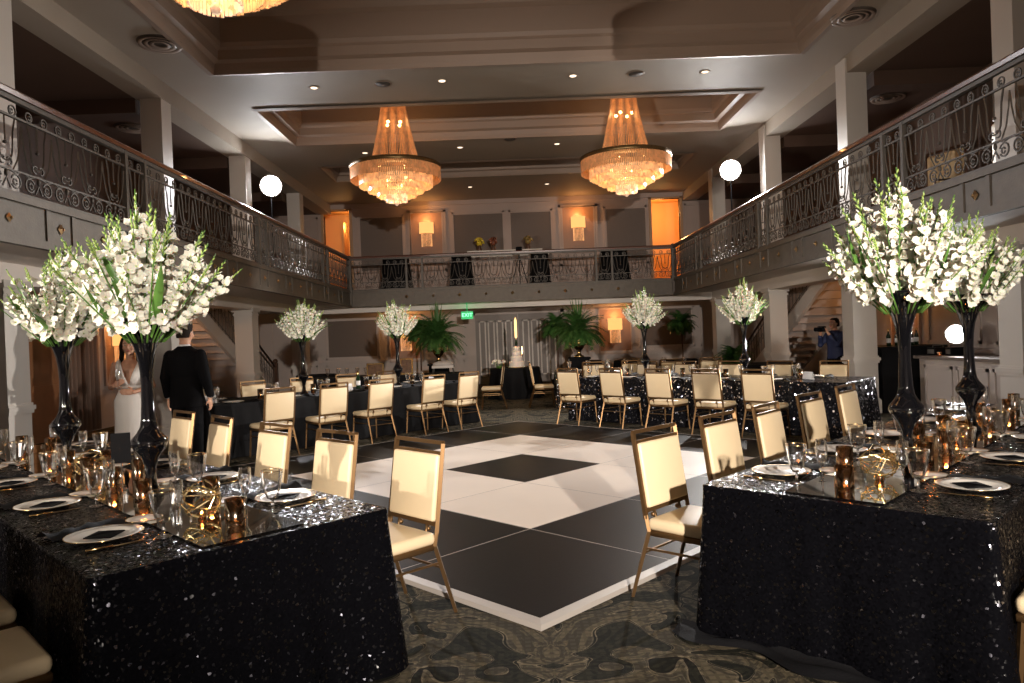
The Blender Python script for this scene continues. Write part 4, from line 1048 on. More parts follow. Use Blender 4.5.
# curtain panel on the left wall
def make_curtain():
    b = MB(); n = 60; vs = []; fs = []
    for i in range(n+1):
        q = i/n; x = q*1.0; y = -.07-.045*math.sin(q*2*PI*7)
        vs += [(x, y, .03), (x, y*1.0, 2.4)]
    for i in range(n): fs.append((2*i, 2*i+2, 2*i+3, 2*i+1))
    b.add(vs, fs, 0, True); o = b.build('curtain', M_curt, cat='curtain'); md = o.modifiers.new('s', 'SOLIDIFY'); md.thickness = .008; return o
place('curtain', make_curtain, (-XO+.01, 13.45, 0), PI/2, 'beige pleated curtain on the left wall, nearer of two, beside the wooden door')
place('curtain', make_curtain, (-XO+.01, 9.9, 0), PI/2, 'beige pleated curtain on the left wall before the wooden door')

# ================================================================== BACK OF THE HALL
# exit sign
r = empty('exit_sign', 'green lit EXIT sign hanging under the rear balcony', 'sign', (-1.17, 20.65, 2.10))
b = MB(); b.box((-.17, 0, 0), (.17, .05, .22)); b.tube([(0, .025, .22), (0, .025, .52)], .012, 6); b.build('sign_housing', mat('sign_green', (.01, .12, .05), .4, emit=(.0, .8, .22), estr=.5), r)
tc = bpy.data.curves.new('exit_text', 'FONT'); tc.body = 'EXIT'; tc.size = .15; tc.extrude = .003; tc.align_x = 'CENTER'; tc.align_y = 'CENTER'
to = bpy.data.objects.new('exit_lettering', tc); C.objects.link(to); to.parent = r; to.location = (0, -.005, .11); to.rotation_euler = (PI/2, 0, 0); tc.materials.append(emis('exit_letters', (.25, 1, .45), 3))
em = bpy.data.meshes.new_from_object(to); eo = bpy.data.objects.new('exit_lettering', em); C.objects.link(eo); eo.parent = r; eo.location = to.location; eo.rotation_euler = to.rotation_euler; bpy.data.objects.remove(to)
point_light('exit_lamp', (-1.17, 20.4, 2.1), 2.0, (.05, 1, .3), .08)

# cake table
def round_cloth(name, R_, H, x, y, label, m=M_blackcloth, seed=1, cat='table'):
    r = empty(name, label, cat, (x, y, 0)); b = MB(); n = 96; rnd = random.Random(seed); p1 = rnd.uniform(0, 6)
    vs = []; fs = []; lv = (0, .03, .15, .4, .7, 1)
    for l in lv:
        for i in range(n):
            a = 2*PI*i/n; rr = R_+(.01 if l > 0 else 0)+l*.07+l*.035*math.sin(a*11+p1)+l*.02*math.sin(a*7+p1*2); vs.append((rr*math.cos(a), rr*math.sin(a), H-l*(H-.01)))
    for j in range(len(lv)-1):
        for i in range(n): k = (i+1) % n; fs.append((j*n+i, (j+1)*n+i, (j+1)*n+k, j*n+k))
    b.add(vs, fs, 0, True); b.add([(R_*math.cos(2*PI*i/n), R_*math.sin(2*PI*i/n), H) for i in range(n)], [tuple(range(n))]); b.build('tablecloth', m, r)
    b = MB(); b.lathe([(.25, 0), (.25, .03), (.03, .05), (.03, H-.05), (R_*.8, H-.04), (R_*.8, H-.015)], 20); b.build('pedestal', M_iron, r); return r
round_cloth('cake_table', .62, .76, .12, 18.3, 'round black draped table carrying the white cake')
r = empty('wedding_cake', 'white tiered tapering cake with a dark bottle-shaped topper', 'cake', (.18, 18.25, .762))
b = MB(); b.lathe([(.24, 0), (.24, .012), (0, .012)], 30); b.build('cake_board', M_gold, r)
b = MB(); z = .012
for rr, hh in ((.20, .14), (.155, .13), (.12, .13), (.085, .12)):
    b.lathe([(rr-.006, z), (rr, z+.008), (rr, z+hh-.012), (rr-.012, z+hh), (0, z+hh)], 36); 
    for i in range(int(rr*150)): a = 2*PI*i/int(rr*150); b.ball((rr*math.cos(a), rr*math.sin(a), z+.008), .011, 6)
    z += hh
b.build('cake_tiers', mat('icing', (.84, .78, .72), .5, sss=.15), r)
b = MB(); b.lathe([(.03, z), (.03, z+.10), (.012, z+.15), (.012, z+.20), (0, z+.20)], 12); b.build('topper', M_bottle, r)
b = MB(); b.lathe([(0, z+.20), (.03, z+.23), (.032, z+.40), (.03, z+.66), (0, z+.75)], 10); b.build('warm_light_streak', emis('warm_streak_glow', (1, .58, .22), 2.6), r)  # glowing body standing in for a warm light streak at the back doors
point_light('warm_streak_lamp', (.18, 18.0, 1.9), 10, (1, .6, .25), .05)  # lamp for the glow of that stand-in streak
r = empty('flower_posy', 'low posy of pale flowers left of the cake', 'flowers', (-.28, 18.1, .762))
rnd = random.Random(3); b = MB(); g = MB()
for i in range(16):
    a = rnd.uniform(0, 6.28); rr = .16*rnd.random()**.5; z = .10+.08*rnd.random(); floret(b, Vector((rr*math.cos(a), rr*.6*math.sin(a), z)), Vector((rr*math.cos(a)*3, rr*math.sin(a)*3-.2, .6)), .06, rnd); g.tube([(0, 0, 0), (rr*math.cos(a), rr*.6*math.sin(a), z)], .004, 4)
g.lathe([(.05, 0), (.07, .05), (.05, .06), (0, .06)], 14); b.build('blossom', M_petal, r); g.build('stems', M_leaf, r)

# urns with ferns
def make_urn():
    r = empty('gold_urn', 'x', 'urn'); b = MB()
    b.lathe([(.13, 0), (.13, .03), (.07, .06), (.045, .12), (.06, .17), (.12, .23), (.165, .32), (.175, .42), (.15, .50), (.155, .53), (.20, .56), (.19, .58), (.14, .55), (0, .53)], 32); b.build('urn_body', M_gold, r)
    for s_ in (-1, 1):
        b = MB(); b.tube([(s_*.14, 0, .30), (s_*.23, 0, .33), (s_*.25, 0, .42), (s_*.20, 0, .50), (s_*.15, 0, .50)], .014, 6); b.build('urn_handle', M_gold, r)
    return r
def fern_mesh(seed, n=190, L_=.88, spikes=16, droop=1.0, up_=1.05):
    rnd = random.Random(seed); mb = MB(); sp = MB()
    for i in range(n):
        az = rnd.uniform(0, 6.28); el = math.radians(rnd.uniform(8, 80)); l = L_*rnd.uniform(.6, 1.05); pts = []
        d = Vector((math.cos(az)*math.cos(el), math.sin(az)*math.cos(el), math.sin(el))); p = Vector((0, 0, 0)); st = l/9
        for k in range(10):
            pts.append(p.copy()); p += d*st; d = (d+Vector((0, 0, -.20*droop))).normalized()
        mb.tube(pts, .0035, 3, smooth=False, cap=False)
        for k in range(1, 9):
            t = (pts[k+1]-pts[k-1]).normalized(); sd = t.cross(Vector((0, 0, 1)))
            if sd.length < .05: sd = Vector((1, 0, 0))
            sd.normalize(); w_ = .10*math.sin(PI*(k+.6)/10)+.02
            for s_ in (-1, 1):
                for hh in (0, .5):
                    c = pts[k].lerp(pts[k+1], hh); q = c+sd*s_*w_+t*.025-Vector((0, 0, .02)); mb.add([c-t*.017, q, c+t*.017], [(0,1,2)])
    for i in range(spikes):
        az = rnd.uniform(0, 6.28); tl = rnd.uniform(.02, .30); l = up_*rnd.uniform(.7, 1.0); a = Vector((math.cos(az)*math.sin(tl), math.sin(az)*math.sin(tl), math.cos(tl))); sd = Vector((-math.sin(az), math.cos(az), 0))
        vs = []; 
        for k in range(7): q = k/6; w_ = .028*math.sin(PI*min(1, q*.85+.13)); c = a*l*q; vs += [c-sd*w_, c+sd*w_]
        sp.add(vs, [(2*k, 2*k+1, 2*k+3, 2*k+2) for k in range(6)])
    return mb, sp
def urn_set(x, y, zbase, word, seed, ph):
    r = empty('plant_pedestal', 'black square pedestal under the %s gold urn' % word, 'pedestal', (x, y, 0)); b = MB(); b.box((-.24, -.24, 0), (.24, .24, zbase-.05)); b.build('pedestal_body', M_blackmat, r); b = MB(); b.box((-.27, -.27, zbase-.05), (.27, .27, zbase)); b.build('pedestal_top', M_blackmat, r)
    place('urn', make_urn, (x, y, zbase+.002), 0, 'gold footed urn holding a large fern, %s' % ph)
    f, s_ = fern_mesh(seed); r = empty('fern_arrangement', 'bushy green fern with upright sword leaves in the %s urn' % word, 'plant', (x, y, zbase+.60)); f.build('fern_fronds', M_fern, r, kind=None); s_.build('sword_leaves', M_fern, r)
urn_set(-1.83, 18.6, .93, 'left', 1, 'between the sconce and the exit sign')
urn_set(1.80, 18.6, .95, 'right', 2, 'left of the sconce')
def small_tree(x, y, h, R_, label, seed):
    r = empty('potted_tree', label, 'plant', (x, y, 0)); b = MB(); b.lathe([(.15, 0), (.2, .3), (.18, .3), (0, .28)], 18); b.build('pot', M_blackmat, r)
    b = MB(); b.tube([(0, 0, .25), (.02, 0, h*.6), (0, 0, h)], .022, 6); b.build('trunk', M_woodd, r)
    f, s_ = fern_mesh(seed, 130, R_*1.2, 1, 1.2); f.build('foliage', M_fern, r, loc=(0, 0, h))
small_tree(-2.5, 20.2, 1.75, .55, 'dark leafy tree between the left urn and the sconce', 5)
small_tree(1.35, 20.3, 1.75, .50, 'bushy leafy tree left of the right urn', 6)
small_tree(4.9, 20.4, 1.70, .48, 'small topiary tree before the brown wall panel at the right', 7)
small_tree(5.5, 17.6, .75, .50, 'low leafy plant before the third right column', 8)

# back tables, frames, highboys
round_cloth('side_table', .5, .76, 3.5, 20.6, 'black draped side table under the right lower sconce', seed=2)
round_cloth('side_table', .5, .76, 4.6, 19.6, 'black draped side table before the small topiary tree', seed=3)
round_cloth('side_table', .5, .76, 2.2, 21.2, 'black draped side table behind the right urn', seed=4)
round_cloth('side_table', .5, .76, -5.0, 18.6, 'black draped side table by the left staircase', seed=5)
round_cloth('side_table', .6, .76, 5.6, 15.6, 'black draped side table behind the second right column', seed=6)
def picture(x, y, z, w_, h_, label, seed):
    r = empty('picture_frame', label, 'picture', (x, y, z), 0); T_ = Matrix.Rotation(math.radians(-10), 4, 'X')
    b = MB()
    for a, c in (((-w_/2, -.01, 0), (w_/2, .01, .035)), ((-w_/2, -.01, h_-.035), (w_/2, .01, h_)), ((-w_/2, -.01, 0), (-w_/2+.035, .01, h_)), ((w_/2-.035, -.01, 0), (w_/2, .01, h_))): b.box(a, c)
    b.xf(T_); b.build('frame', M_gold, r)
    b = MB(); b.box((-w_/2+.03, -.002, .03), (w_/2-.03, .004, h_-.03)); b.xf(T_); b.build('photo', mat('brown_photo', (.16, .09, .05), .3, noise=(14, .9)), r)
    b = MB(); b.tube([(0, .0, h_*.8), (0, .14, 0)], .008, 4); b.build('easel_back', M_woodd, r)
picture(-3.1, 16.55, .762, .40, .30, 'gold framed landscape photograph on the buffet table, left one', 1)
picture(-2.4, 16.7, .762, .30, .38, 'gold framed portrait photograph on the buffet table, right one', 2)
r = empty('chafing_dish', 'silver chafing dish on the buffet table under the left urn', 'dish', (-1.55, 16.75, .762))
b = MB(); b.box((-.25, -.15, .12), (.25, .15, .18)); b.build('pan', M_trim, r)
b = MB(); b.loft([(0, 0, .18, .25, .15, .6), (0, 0, .24, .23, .13, .7), (0, 0, .28, .12, .06)], 20); b.build('lid', M_trim, r)
b = MB()
for sx in (-1, 1):
    for sy in (-1, 1): b.tube([(sx*.22, sy*.12, .12), (sx*.24, sy*.14, 0)], .01, 5)
b.build('stand', M_iron, r)
for i in range(5): place('goblet', make_goblet, (-4.2+i*.22, 16.6+.1*(i % 2), .762), 0, 'glass on the left part of the buffet table, %s of five from the left' % ('first', 'second', 'third', 'fourth', 'last')[i])
for i in range(7):
    place('goblet', make_goblet, (1.3+i*.42, 15.75+.12*(i % 2), .762), 0, 'glass on the silver sequinned table, %s of seven from the left' % ('first', 'second', 'third', 'fourth', 'fifth', 'sixth', 'last')[i])
    if i < 5: place('plate', make_plate, (1.5+i*.62, 15.45, .762), 0, 'white plate on the silver sequinned table, %s of five from the left' % ('first', 'second', 'third', 'fourth', 'last')[i])
# white cards / centre boxes on the far tables
def make_card():
    b = MB(); b.prism([(-.09, -.03), (.09, -.03), (.09, .03), (-.09, .03)], 0, .003); b.add([(-.09, -.03, .003), (.09, -.03, .003), (.09, 0, .11), (-.09, 0, .11), (-.09, .03, .003), (.09, .03, .003)], [(0,1,2,3), (3,2,5,4)]); return b.build('place_card', M_shirt, cat='card')
for k, (key, t, pos) in enumerate((('FL', .15, 'at its left end'), ('FL', 2.45, 'near its middle'), ('FL', 3.0, 'beside the right vase'), ('FL', 4.2, 'at its right end'), ('FR', .7, 'near its left end'), ('FR', 1.8, 'between its vases'), ('FR', 4.1, 'at its right end'))):
    place('card', make_card, TP(key, t, .52), PI*k/7+ang(key, 'a'), 'white folded card standing on %s, %s' % (WHO[key], pos))

# upper rear balcony: mantel, flowers, draped highboys, camera tripod
r = empty('console_bar', 'long pale console with stepped shelf on the upper rear balcony', 'console', (0, 0, ZF))
b = MB(); b.box((-1.15, 22.4, 0), (1.25, 23.0, 1.12)); b.box((-1.1, 22.36, .1), (1.2, 22.4, .95)); b.build('console_body', M_wallup, r)
b = MB(); b.box((-1.25, 22.3, 1.12), (1.35, 23.05, 1.17)); b.box((-1.15, 22.5, 1.17), (1.1, 23.0, 1.30)); b.box((-1.2, 22.45, 1.30), (1.15, 23.05, 1.34)); b.build('console_top', M_col, r)
def bloom(x, z, col, label, k):
    r = empty('flower_vase', label, 'vase', (x, 22.75, z)); b = MB(); b.lathe([(.06, 0), (.08, .06), (.05, .14), (.07, .24), (.06, .24), (0, .2)], 16); b.build('vase_body', M_woodd, r)
    rnd = random.Random(k); b = MB()
    for i in range(20): a = rnd.uniform(0, 6.28); e = rnd.uniform(.1, 1.4); d = Vector((math.cos(a)*math.cos(e), math.sin(a)*math.cos(e), math.sin(e))); floret(b, Vector((0, 0, .27))+d*.12, d, .07, rnd)
    b.ball((0, 0, .27), .1, 8); b.build('blossom', col, r)
bloom(-.82, ZF+1.342, mat('yellow_petal', (.55, .42, .02), .5), 'yellow flowers in a small vase on the upper console', 1)
bloom(-.38, ZF+1.342, mat('rust_petal', (.20, .06, .03), .5), 'rust coloured flowers beside the yellow ones on the upper console', 2)
bloom(.72, ZF+1.342, mat('gold_petal', (.25, .17, .05), .5), 'brown and gold ornament at the right end of the upper console', 3)
def highboy(x, y, label, s_):
    k = s_
    r = empty('highboy_table', label, 'table', (x, y, ZF)); b = MB(); b.loft([(0,0,.01,.50*k,.50*k),(0,0,.25,.45*k,.45*k),(0,0,.6,.40*k,.40*k),(0,0,.95,.37*k,.37*k),(0,0,1.04,.36*k,.36*k),(0,0,1.06,.36*k,.36*k)], 28); b.build('stretch_cover', M_blackcloth, r)
    b = MB(); b.lathe([(.36*k, 1.06), (.375*k, 1.07), (.36*k, 1.085), (0, 1.085)], 28); b.build('tabletop', M_blackmat, r)
for x, lab, k in ((-3.2, 'leftmost, beside the amber doorway', 1.05), (-1.3, 'left of the pale console', .8), (.98, 'before the right end of the pale console', .7), (3.15, 'rightmost, below the right sconce', 1.05)): highboy(x, 21.0, 'black covered highboy table on the rear balcony, '+lab, k)
def tripod(p, h, lab):
    r = empty('camera_tripod', lab, 'tripod', p)
    for k in range(3):
        a = k*2*PI/3-PI/2; b = MB(); b.tube([(0, 0, h), (.3*math.cos(a), .3*math.sin(a), 0)], .014, 6); b.build('leg', M_blackmat, r)
    b = MB(); b.tube([(0, 0, h-.3), (0, 0, h+.1)], .014, 6); b.build('centre_column', M_blackmat, r)
    b = MB(); b.rbox((-.09, -.08, h+.08), (.09, .06, h+.22), .02); b.lathe([(.04, 0), (.045, .1), (0, .1)], 12, c=(0, 0, 0)) if False else None
    b.build('camera_body', M_blackmat, r); b = MB(); b.lathe([(.04, 0), (.045, .12), (0, .12)], 14); b.xf(Matrix.Translation((0, -.08, h+.15)) @ Matrix.Rotation(PI/2, 4, 'X')); b.build('camera_lens', M_blackmat, r)
tripod((.38, 20.5, ZF), .95, 'black tripod with video camera behind the rear railing')
tripod((-4.05, 9.35, 0), 1.15, 'black light-stand tripod between the couple and the far left table')
# upper galleries: consoles, art, chairs
def art(x, y, z, w_, h_, rz, lab):
    r = empty('wall_picture', lab, 'picture', (x, y, z), rz); b = MB(); frame_rect(b, -w_/2, 0, w_/2, h_, 0, .06, .04); b.build('frame', M_woodd, r)
    b = MB(); b.box((-w_/2+.05, -.015, .05), (w_/2-.05, -.005, h_-.05)); b.build('canvas', mat('plain_canvas', (.45, .38, .28), .7, noise=(3, .2)), r)
def make_lounge():
    r = empty('lounge_chair', 'x', 'chair'); b = MB(); b.rbox((-.3, -.3, .32), (.3, .3, .46), .04); b.build('seat', M_cream, r)
    b = MB(); b.rbox((-.3, -.36, .46), (.3, -.26, 1.12), .04); b.build('backrest', M_cream, r)
    b = MB()
    b.tube([(-.31, -.31, 1.16), (.31, -.31, 1.16)], .022, 4, smooth=False)
    for sx in (-1, 1): b.tube([(sx*.32, -.31, 0), (sx*.32, -.31, 1.17)], .022, 4, smooth=False); b.tube([(sx*.32, .28, 0), (sx*.32, .28, .62), (sx*.32, -.3, .66)], .022, 4, smooth=False)
    b.build('wood_frame', M_woodd, r); return r
for x, y, rz, lab in ((-6.7, 8.2, PI*.5, 'cream lounge chair behind the left balcony railing, nearer one'), (-6.6, 9.9, PI*.55, 'cream lounge chair behind the left balcony railing, farther one'),
                      (6.6, 8.9, PI*.45, 'wooden lounge chair with cream back behind the right balcony railing, nearer one'), (6.3, 10.6, -PI*.4, 'wooden lounge chair with cream back behind the right balcony railing, farther one'), (6.8, 7.3, PI*.5, 'wooden lounge chair at the far right upper edge of the view')):
    place('lounge', make_lounge, (x, y, ZF), rz+PI, lab)
art(-8.25, 10.2, ZF+1.05, 2.0, .75, PI/2, 'pale framed picture on the left gallery wall')
for k, (x, y) in enumerate(((-6.3, 7.2), (-6.5, 9.0), (6.9, 8.0), (7.0, 13.8), (-6.5, 13.0))): 
    r = empty('highboy_table', 'black covered highboy table on the %s gallery, %s' % (('left', 'left', 'right', 'right', 'left')[k], ('nearest', 'between the lounge chairs', 'nearest', 'beyond the lounge chairs', 'farthest')[k]), 'table', (x, y, ZF)); b = MB(); b.loft([(0,0,.01,.33,.33),(0,0,.3,.22,.22),(0,0,.6,.20,.20),(0,0,.7,.33,.33),(0,0,.74,.34,.34)], 24); b.build('stretch_cover', M_blackcloth, r)
    b = MB(); b.lathe([(.34, .74), (.35, .75), (.34, .765), (0, .765)], 24); b.build('tabletop', M_blackmat, r)
r = empty('lantern', 'orange glowing lantern on the left gallery behind the railing post', 'lamp', (-6.5, 9.0, ZF+.767)); b = MB(); b.lathe([(.07, 0), (.09, .04), (.08, .2), (.05, .24), (0, .24)], 12); b.build('lantern_glass', emis('orange_lantern', (1, .22, .05), 1.2), r); b = MB(); b.lathe([(.08, -.0), (.1, .0), (.1, .015), (0, .015)], 12); b.tube([(-.06, 0, .22), (0, 0, .33), (.06, 0, .22)], .006, 5); b.build('lantern_frame', M_iron, r)
def make_cab():
    r = empty('gallery_curtain', 'x', 'curtain'); b = MB(); n = 40; vs = []; fs = []
    for i in range(n+1): q = i/n; y = -.06-.03*math.sin(q*2*PI*6); vs += [(q*1.2, y, .02), (q*1.2, y, 2.6)]
    for i in range(n): fs.append((2*i, 2*i+2, 2*i+3, 2*i+1))
    b.add(vs, fs, 0, True); o = b.build('fabric', mat('dark_curtain', (.13, .09, .07), .8), r); o.modifiers.new('s', 'SOLIDIFY').thickness = .008
    b = MB(); b.tube([(-.05, -.06, 2.64), (1.25, -.06, 2.64)], .02, 8); b.build('curtain_rod', M_iron, r); return r
for k, y in enumerate((6.5, 9.4, 12.0)): place('cab', make_cab, (XO-.01, y+1.2, ZF), -PI/2, 'dark curtain on the right gallery wall, %s' % ORD[k])

# ================================================================== PEOPLE
def figure(root, mb, name, m, voxel=.010, smooth=4):
    o = mb.build(name, m, root); md = o.modifiers.new('r', 'REMESH'); md.mode = 'VOXEL'; md.voxel_size = voxel; md.use_smooth_shade = True
    s_ = o.modifiers.new('s', 'SMOOTH'); s_.factor = .5; s_.iterations = smooth; return o
def limb(mb, pts, rs):
    mb.tube(pts, rs, 12, smooth=True)
    for p, r_ in zip(pts, rs): mb.ball(p, r_*.99, 12)
def hand(mb, w_, d, nrm, curl=.5, s_=1.0):
    """wrist point, direction of the fingers, palm normal"""
    w_, d, nrm = Vector(w_), Vector(d).normalized(), Vector(nrm).normalized(); sd = d.cross(nrm).normalized()
    c = w_+d*.045*s_; R = Matrix((sd, d, nrm)).transposed()
    mb.loft([(0, 0, 0, .001, .001)], 4, cap=False) if False else None
    st = len(mb.v); mb.ball((0, 0, 0), .045*s_, 12, sq=(.86, 1.05, .36))
    for i in range(st, len(mb.v)): mb.v[i] = tuple(c+R @ Vector(mb.v[i]))
    for k, (o_, l) in enumerate(((-.030, .066), (-.010, .076), (.010, .071), (.029, .056))):
        p = w_+d*.080*s_+sd*o_*s_; dd = d.copy(); pts = [p-d*.02]; 
        for j in range(3): dd = (dd+nrm*curl*.5).normalized(); pts.append(pts[-1]+dd*l*s_*(.42, .33, .27)[j]+(d*.02 if j == 0 else Vector((0,0,0))))
        mb.tube(pts, [.0092*s_, .0088*s_, .008*s_, .0068*s_], 8); mb.ball(pts[-1], .0066*s_, 8)
    p = w_+d*.02*s_-sd*.028*s_; pts = [p, p-sd*.025*s_+d*.022*s_+nrm*.012, p-sd*.032*s_+d*.052*s_+nrm*.026]
    mb.tube(pts, [.012*s_, .0105*s_, .0075*s_], 8); mb.ball(pts[-1], .0075*s_, 8)
def head(mb, z, s_=1.0, y=0, x=0):
    """face towards -y; z = chin height, head .225 high"""
    H = [(0, .01, .0, .022, .02), (0, -.005, .01, .042, .050), (0, -.004, .035, .056, .074), (0, 0, .07, .066, .088), (0, .006, .11, .073, .097), (0, .010, .15, .076, .100), (0, .012, .185, .070, .092), (0, .014, .21, .050, .066), (0, .016, .225, .018, .022)]
    mb.loft([(x+a*s_, y+b_*s_, z+c*s_, d*s_, e*s_) for a, b_, c, d, e in H], 22)
    mb.tube([(x, y-.088*s_, z+.125*s_), (x, y-.106*s_, z+.085*s_), (x, y-.092*s_, z+.076*s_)], [.008*s_, .013*s_, .010*s_], 8)
    mb.ball((x, y-.076*s_, z+.050*s_), .024*s_, 10, sq=(1, .5, .5)); mb.ball((x, y-.07*s_, z+.012*s_), .02*s_, 8)
    for sx in (-1, 1): mb.ball((x+sx*.077*s_, y+.012*s_, z+.105*s_), .026*s_, 8, sq=(.35, .65, 1.1)); mb.ball((x+sx*.04*s_, y-.06*s_, z+.085*s_), .028*s_, 8)
def face(root, z, s_=1.0, y=0, x=0, lip=(.45, .08, .07)):
    b = MB()
    for sx in (-1, 1): b.ball((x+sx*.031*s_, y-.079*s_, z+.122*s_), .0135*s_, 10, sq=(1.15, .55, .7))
    b.build('eye', mat('eye_white', (.75, .72, .7), .2), root)
    b = MB()
    for sx in (-1, 1): b.ball((x+sx*.031*s_, y-.0855*s_, z+.122*s_), .0065*s_, 8, sq=(1, .5, 1))
    b.build('iris', M_hair, root)
    b = MB()
    for sx in (-1, 1): b.tube([(x+sx*.014*s_, y-.090*s_, z+.143*s_), (x+sx*.032*s_, y-.090*s_, z+.148*s_), (x+sx*.05*s_, y-.078*s_, z+.142*s_)], [.003*s_, .0035*s_, .002*s_], 5)
    b.build('eyebrow', M_hair, root)
    b = MB(); b.tube([(x-.026*s_, y-.082*s_, z+.056*s_), (x-.01*s_, y-.091*s_, z+.050*s_), (x+.01*s_, y-.091*s_, z+.050*s_), (x+.026*s_, y-.082*s_, z+.056*s_)], [.003*s_, .0065*s_, .0065*s_, .003*s_], 6); b.build('lips', mat('lips', lip, .35), root)

# woman in the white dress ------------------------------------------
bx, by = -4.60, 8.75
P_ = empty('person', 'smiling woman in a white sleeveless V-neck gown, holding a glass behind the front left table', 'person', (bx, by, 0), math.radians(16))
b = MB()
b.loft([(0, .01, .86, .165, .115), (0, .015, .95, .175, .125), (0, .01, 1.02, .145, .105), (0, 0, 1.10, .118, .085), (0, 0, 1.20, .135, .10), (0, 0, 1.27, .155, .108), (0, .0, 1.34, .165, .10), (0, .005, 1.40, .155, .08), (0, .008, 1.43, .10, .062), (0, .008, 1.455, .052, .05)], 28)
for sx in (-1, 1): b.ball((sx*.075, -.075, 1.265), .062, 14, sq=(1, .85, 1))
limb(b, [(0, .012, 1.42), (0, .002, 1.50), (0, -.005, 1.54)], [.050, .047, .047]); head(b, 1.505, .98, -.012)
# right arm (viewer left) bent, holding the glass; left arm across the waist
limb(b, [(-.165, .005, 1.385), (-.225, .03, 1.12), (-.14, -.19, 1.145)], [.047, .037, .026]); hand(b, (-.14, -.19, 1.145), (.55, -.55, .35), (.6, .5, .25), .75)
limb(b, [(.165, .005, 1.385), (.235, .03, 1.12), (.06, -.165, 1.06)], [.047, .037, .026]); hand(b, (.06, -.165, 1.06), (-1, -.25, .1), (0, 1, -.1), .45)
for sx in (-1, 1): limb(b, [(sx*.085, .01, .90), (sx*.085, 0, .48), (sx*.08, .02, .09)], [.085, .055, .038]); b.tube([(sx*.08, .04, .06), (sx*.082, -.12, .035)], [.036, .03], 8)
figure(P_, b, 'body', M_skin, .0075, 3)
face(P_, 1.505, .98, -.012)
b = MB()   # gown: bodice with deep V, fitted skirt flaring to the floor
n = 40; secs = [(.0, .34, .32), (.25, .26, .24), (.55, .20, .17), (.75, .195, .15), (.90, .195, .142), (.97, .190, .138), (1.04, .155, .118), (1.10, .130, .098), (1.16, .135, .104)]
vs = []; fs = []
for z, rx, ry in secs:
    for i in range(n): a = 2*PI*i/n; f_ = 1+(.05*math.sin(9*a) if z < .4 else 0); vs.append((rx*f_*math.cos(a), .008+ry*f_*math.sin(a), max(z, .008)))
for j in range(len(secs)-1):
    for i in range(n): k = (i+1) % n; fs.append((j*n+i, j*n+k, (j+1)*n+k, (j+1)*n+i))
b.add(vs, fs, 0, True)
for sx in (-1, 1):   # two bodice halves leaving a V at the chest
    cols = []
    for z, xi, xo, yf, yb_ in ((1.14, .004, .137, -.112, .0), (1.20, .020, .146, -.142, .0), (1.26, .042, .158, -.152, 0), (1.32, .062, .158, -.122, .0), (1.38, .082, .158, -.085, .0), (1.44, .098, .140, -.035, .0)):
        row = []
        for q in range(7):
            t = q/6; x = xi+(xo-xi)*math.sin(t*PI/2); y = yf*math.cos(t*PI/2)**.8-.006+.01*(t > .9); row.append((sx*x, y, z))
        cols.append(row)
    vs = [p for row in cols for p in row]; fs = []
    for j in range(5):
        for q in range(6): f_ = (j*7+q, j*7+q+1, (j+1)*7+q+1, (j+1)*7+q); fs.append(f_ if sx > 0 else tuple(reversed(f_)))
    b.add(vs, fs, 0, True)
    vs = []; fs = []
    for j, z in enumerate((1.14, 1.22, 1.30, 1.38, 1.44)):
        for q in range(7): t = q/6; x = (.140, .150, .160, .160, .140)[j]*math.cos(t*PI/2); y = (.112, .116, .112, .092, .05)[j]*math.sin(t*PI/2); vs.append((sx*x, y, z))
    for j in range(4):
        for q in range(6): fs.append((j*7+q, j*7+q+1, (j+1)*7+q+1, (j+1)*7+q))
    b.add(vs, fs, 0, True)
    b.tube([(sx*.118, -.035, 1.435), (sx*.115, .0, 1.452), (sx*.12, .05, 1.435)], .016, 6, flat=.4)
o = b.build('gown', M_dress, P_); o.modifiers.new('s', 'SOLIDIFY').thickness = .006
b = MB(); b.tube([(.137*math.cos(a), .004+.105*math.sin(a), 1.10) for a in [2*PI*i/28 for i in range(28)]], .012, 6, closed=True); b.build('beaded_belt', M_trim, P_)
b = MB()   # hair drawn back, waves over the shoulders
b.loft([(0, .03, 1.63, .080, .085), (0, .024, 1.68, .083, .095), (0, .014, 1.72, .078, .092), (0, .012, 1.745, .058, .068), (0, .012, 1.758, .02, .025)], 22)
b.ball((0, .055, 1.63), .088, 14, sq=(1, .8, 1.25))
for sx in (-1, 1): b.tube([(sx*.06, -.045, 1.71), (sx*.088, -.015, 1.62), (sx*.088, .02, 1.54), (sx*.095, .0, 1.45), (sx*.10, -.04, 1.38), (sx*.085, -.06, 1.33)], [.02, .026, .03, .028, .022, .008], 10)
figure(P_, b, 'hair', M_hair, .008, 2)
g = place('flute', make_flute, (0, 0, 0), 0, 'slim glass held by the woman in the white gown')
Rz = Matrix.Rotation(math.radians(16), 3, 'Z'); gp = Rz @ Vector((-.085, -.255, 1.12)); g.location = (bx+gp.x, by+gp.y, gp.z)

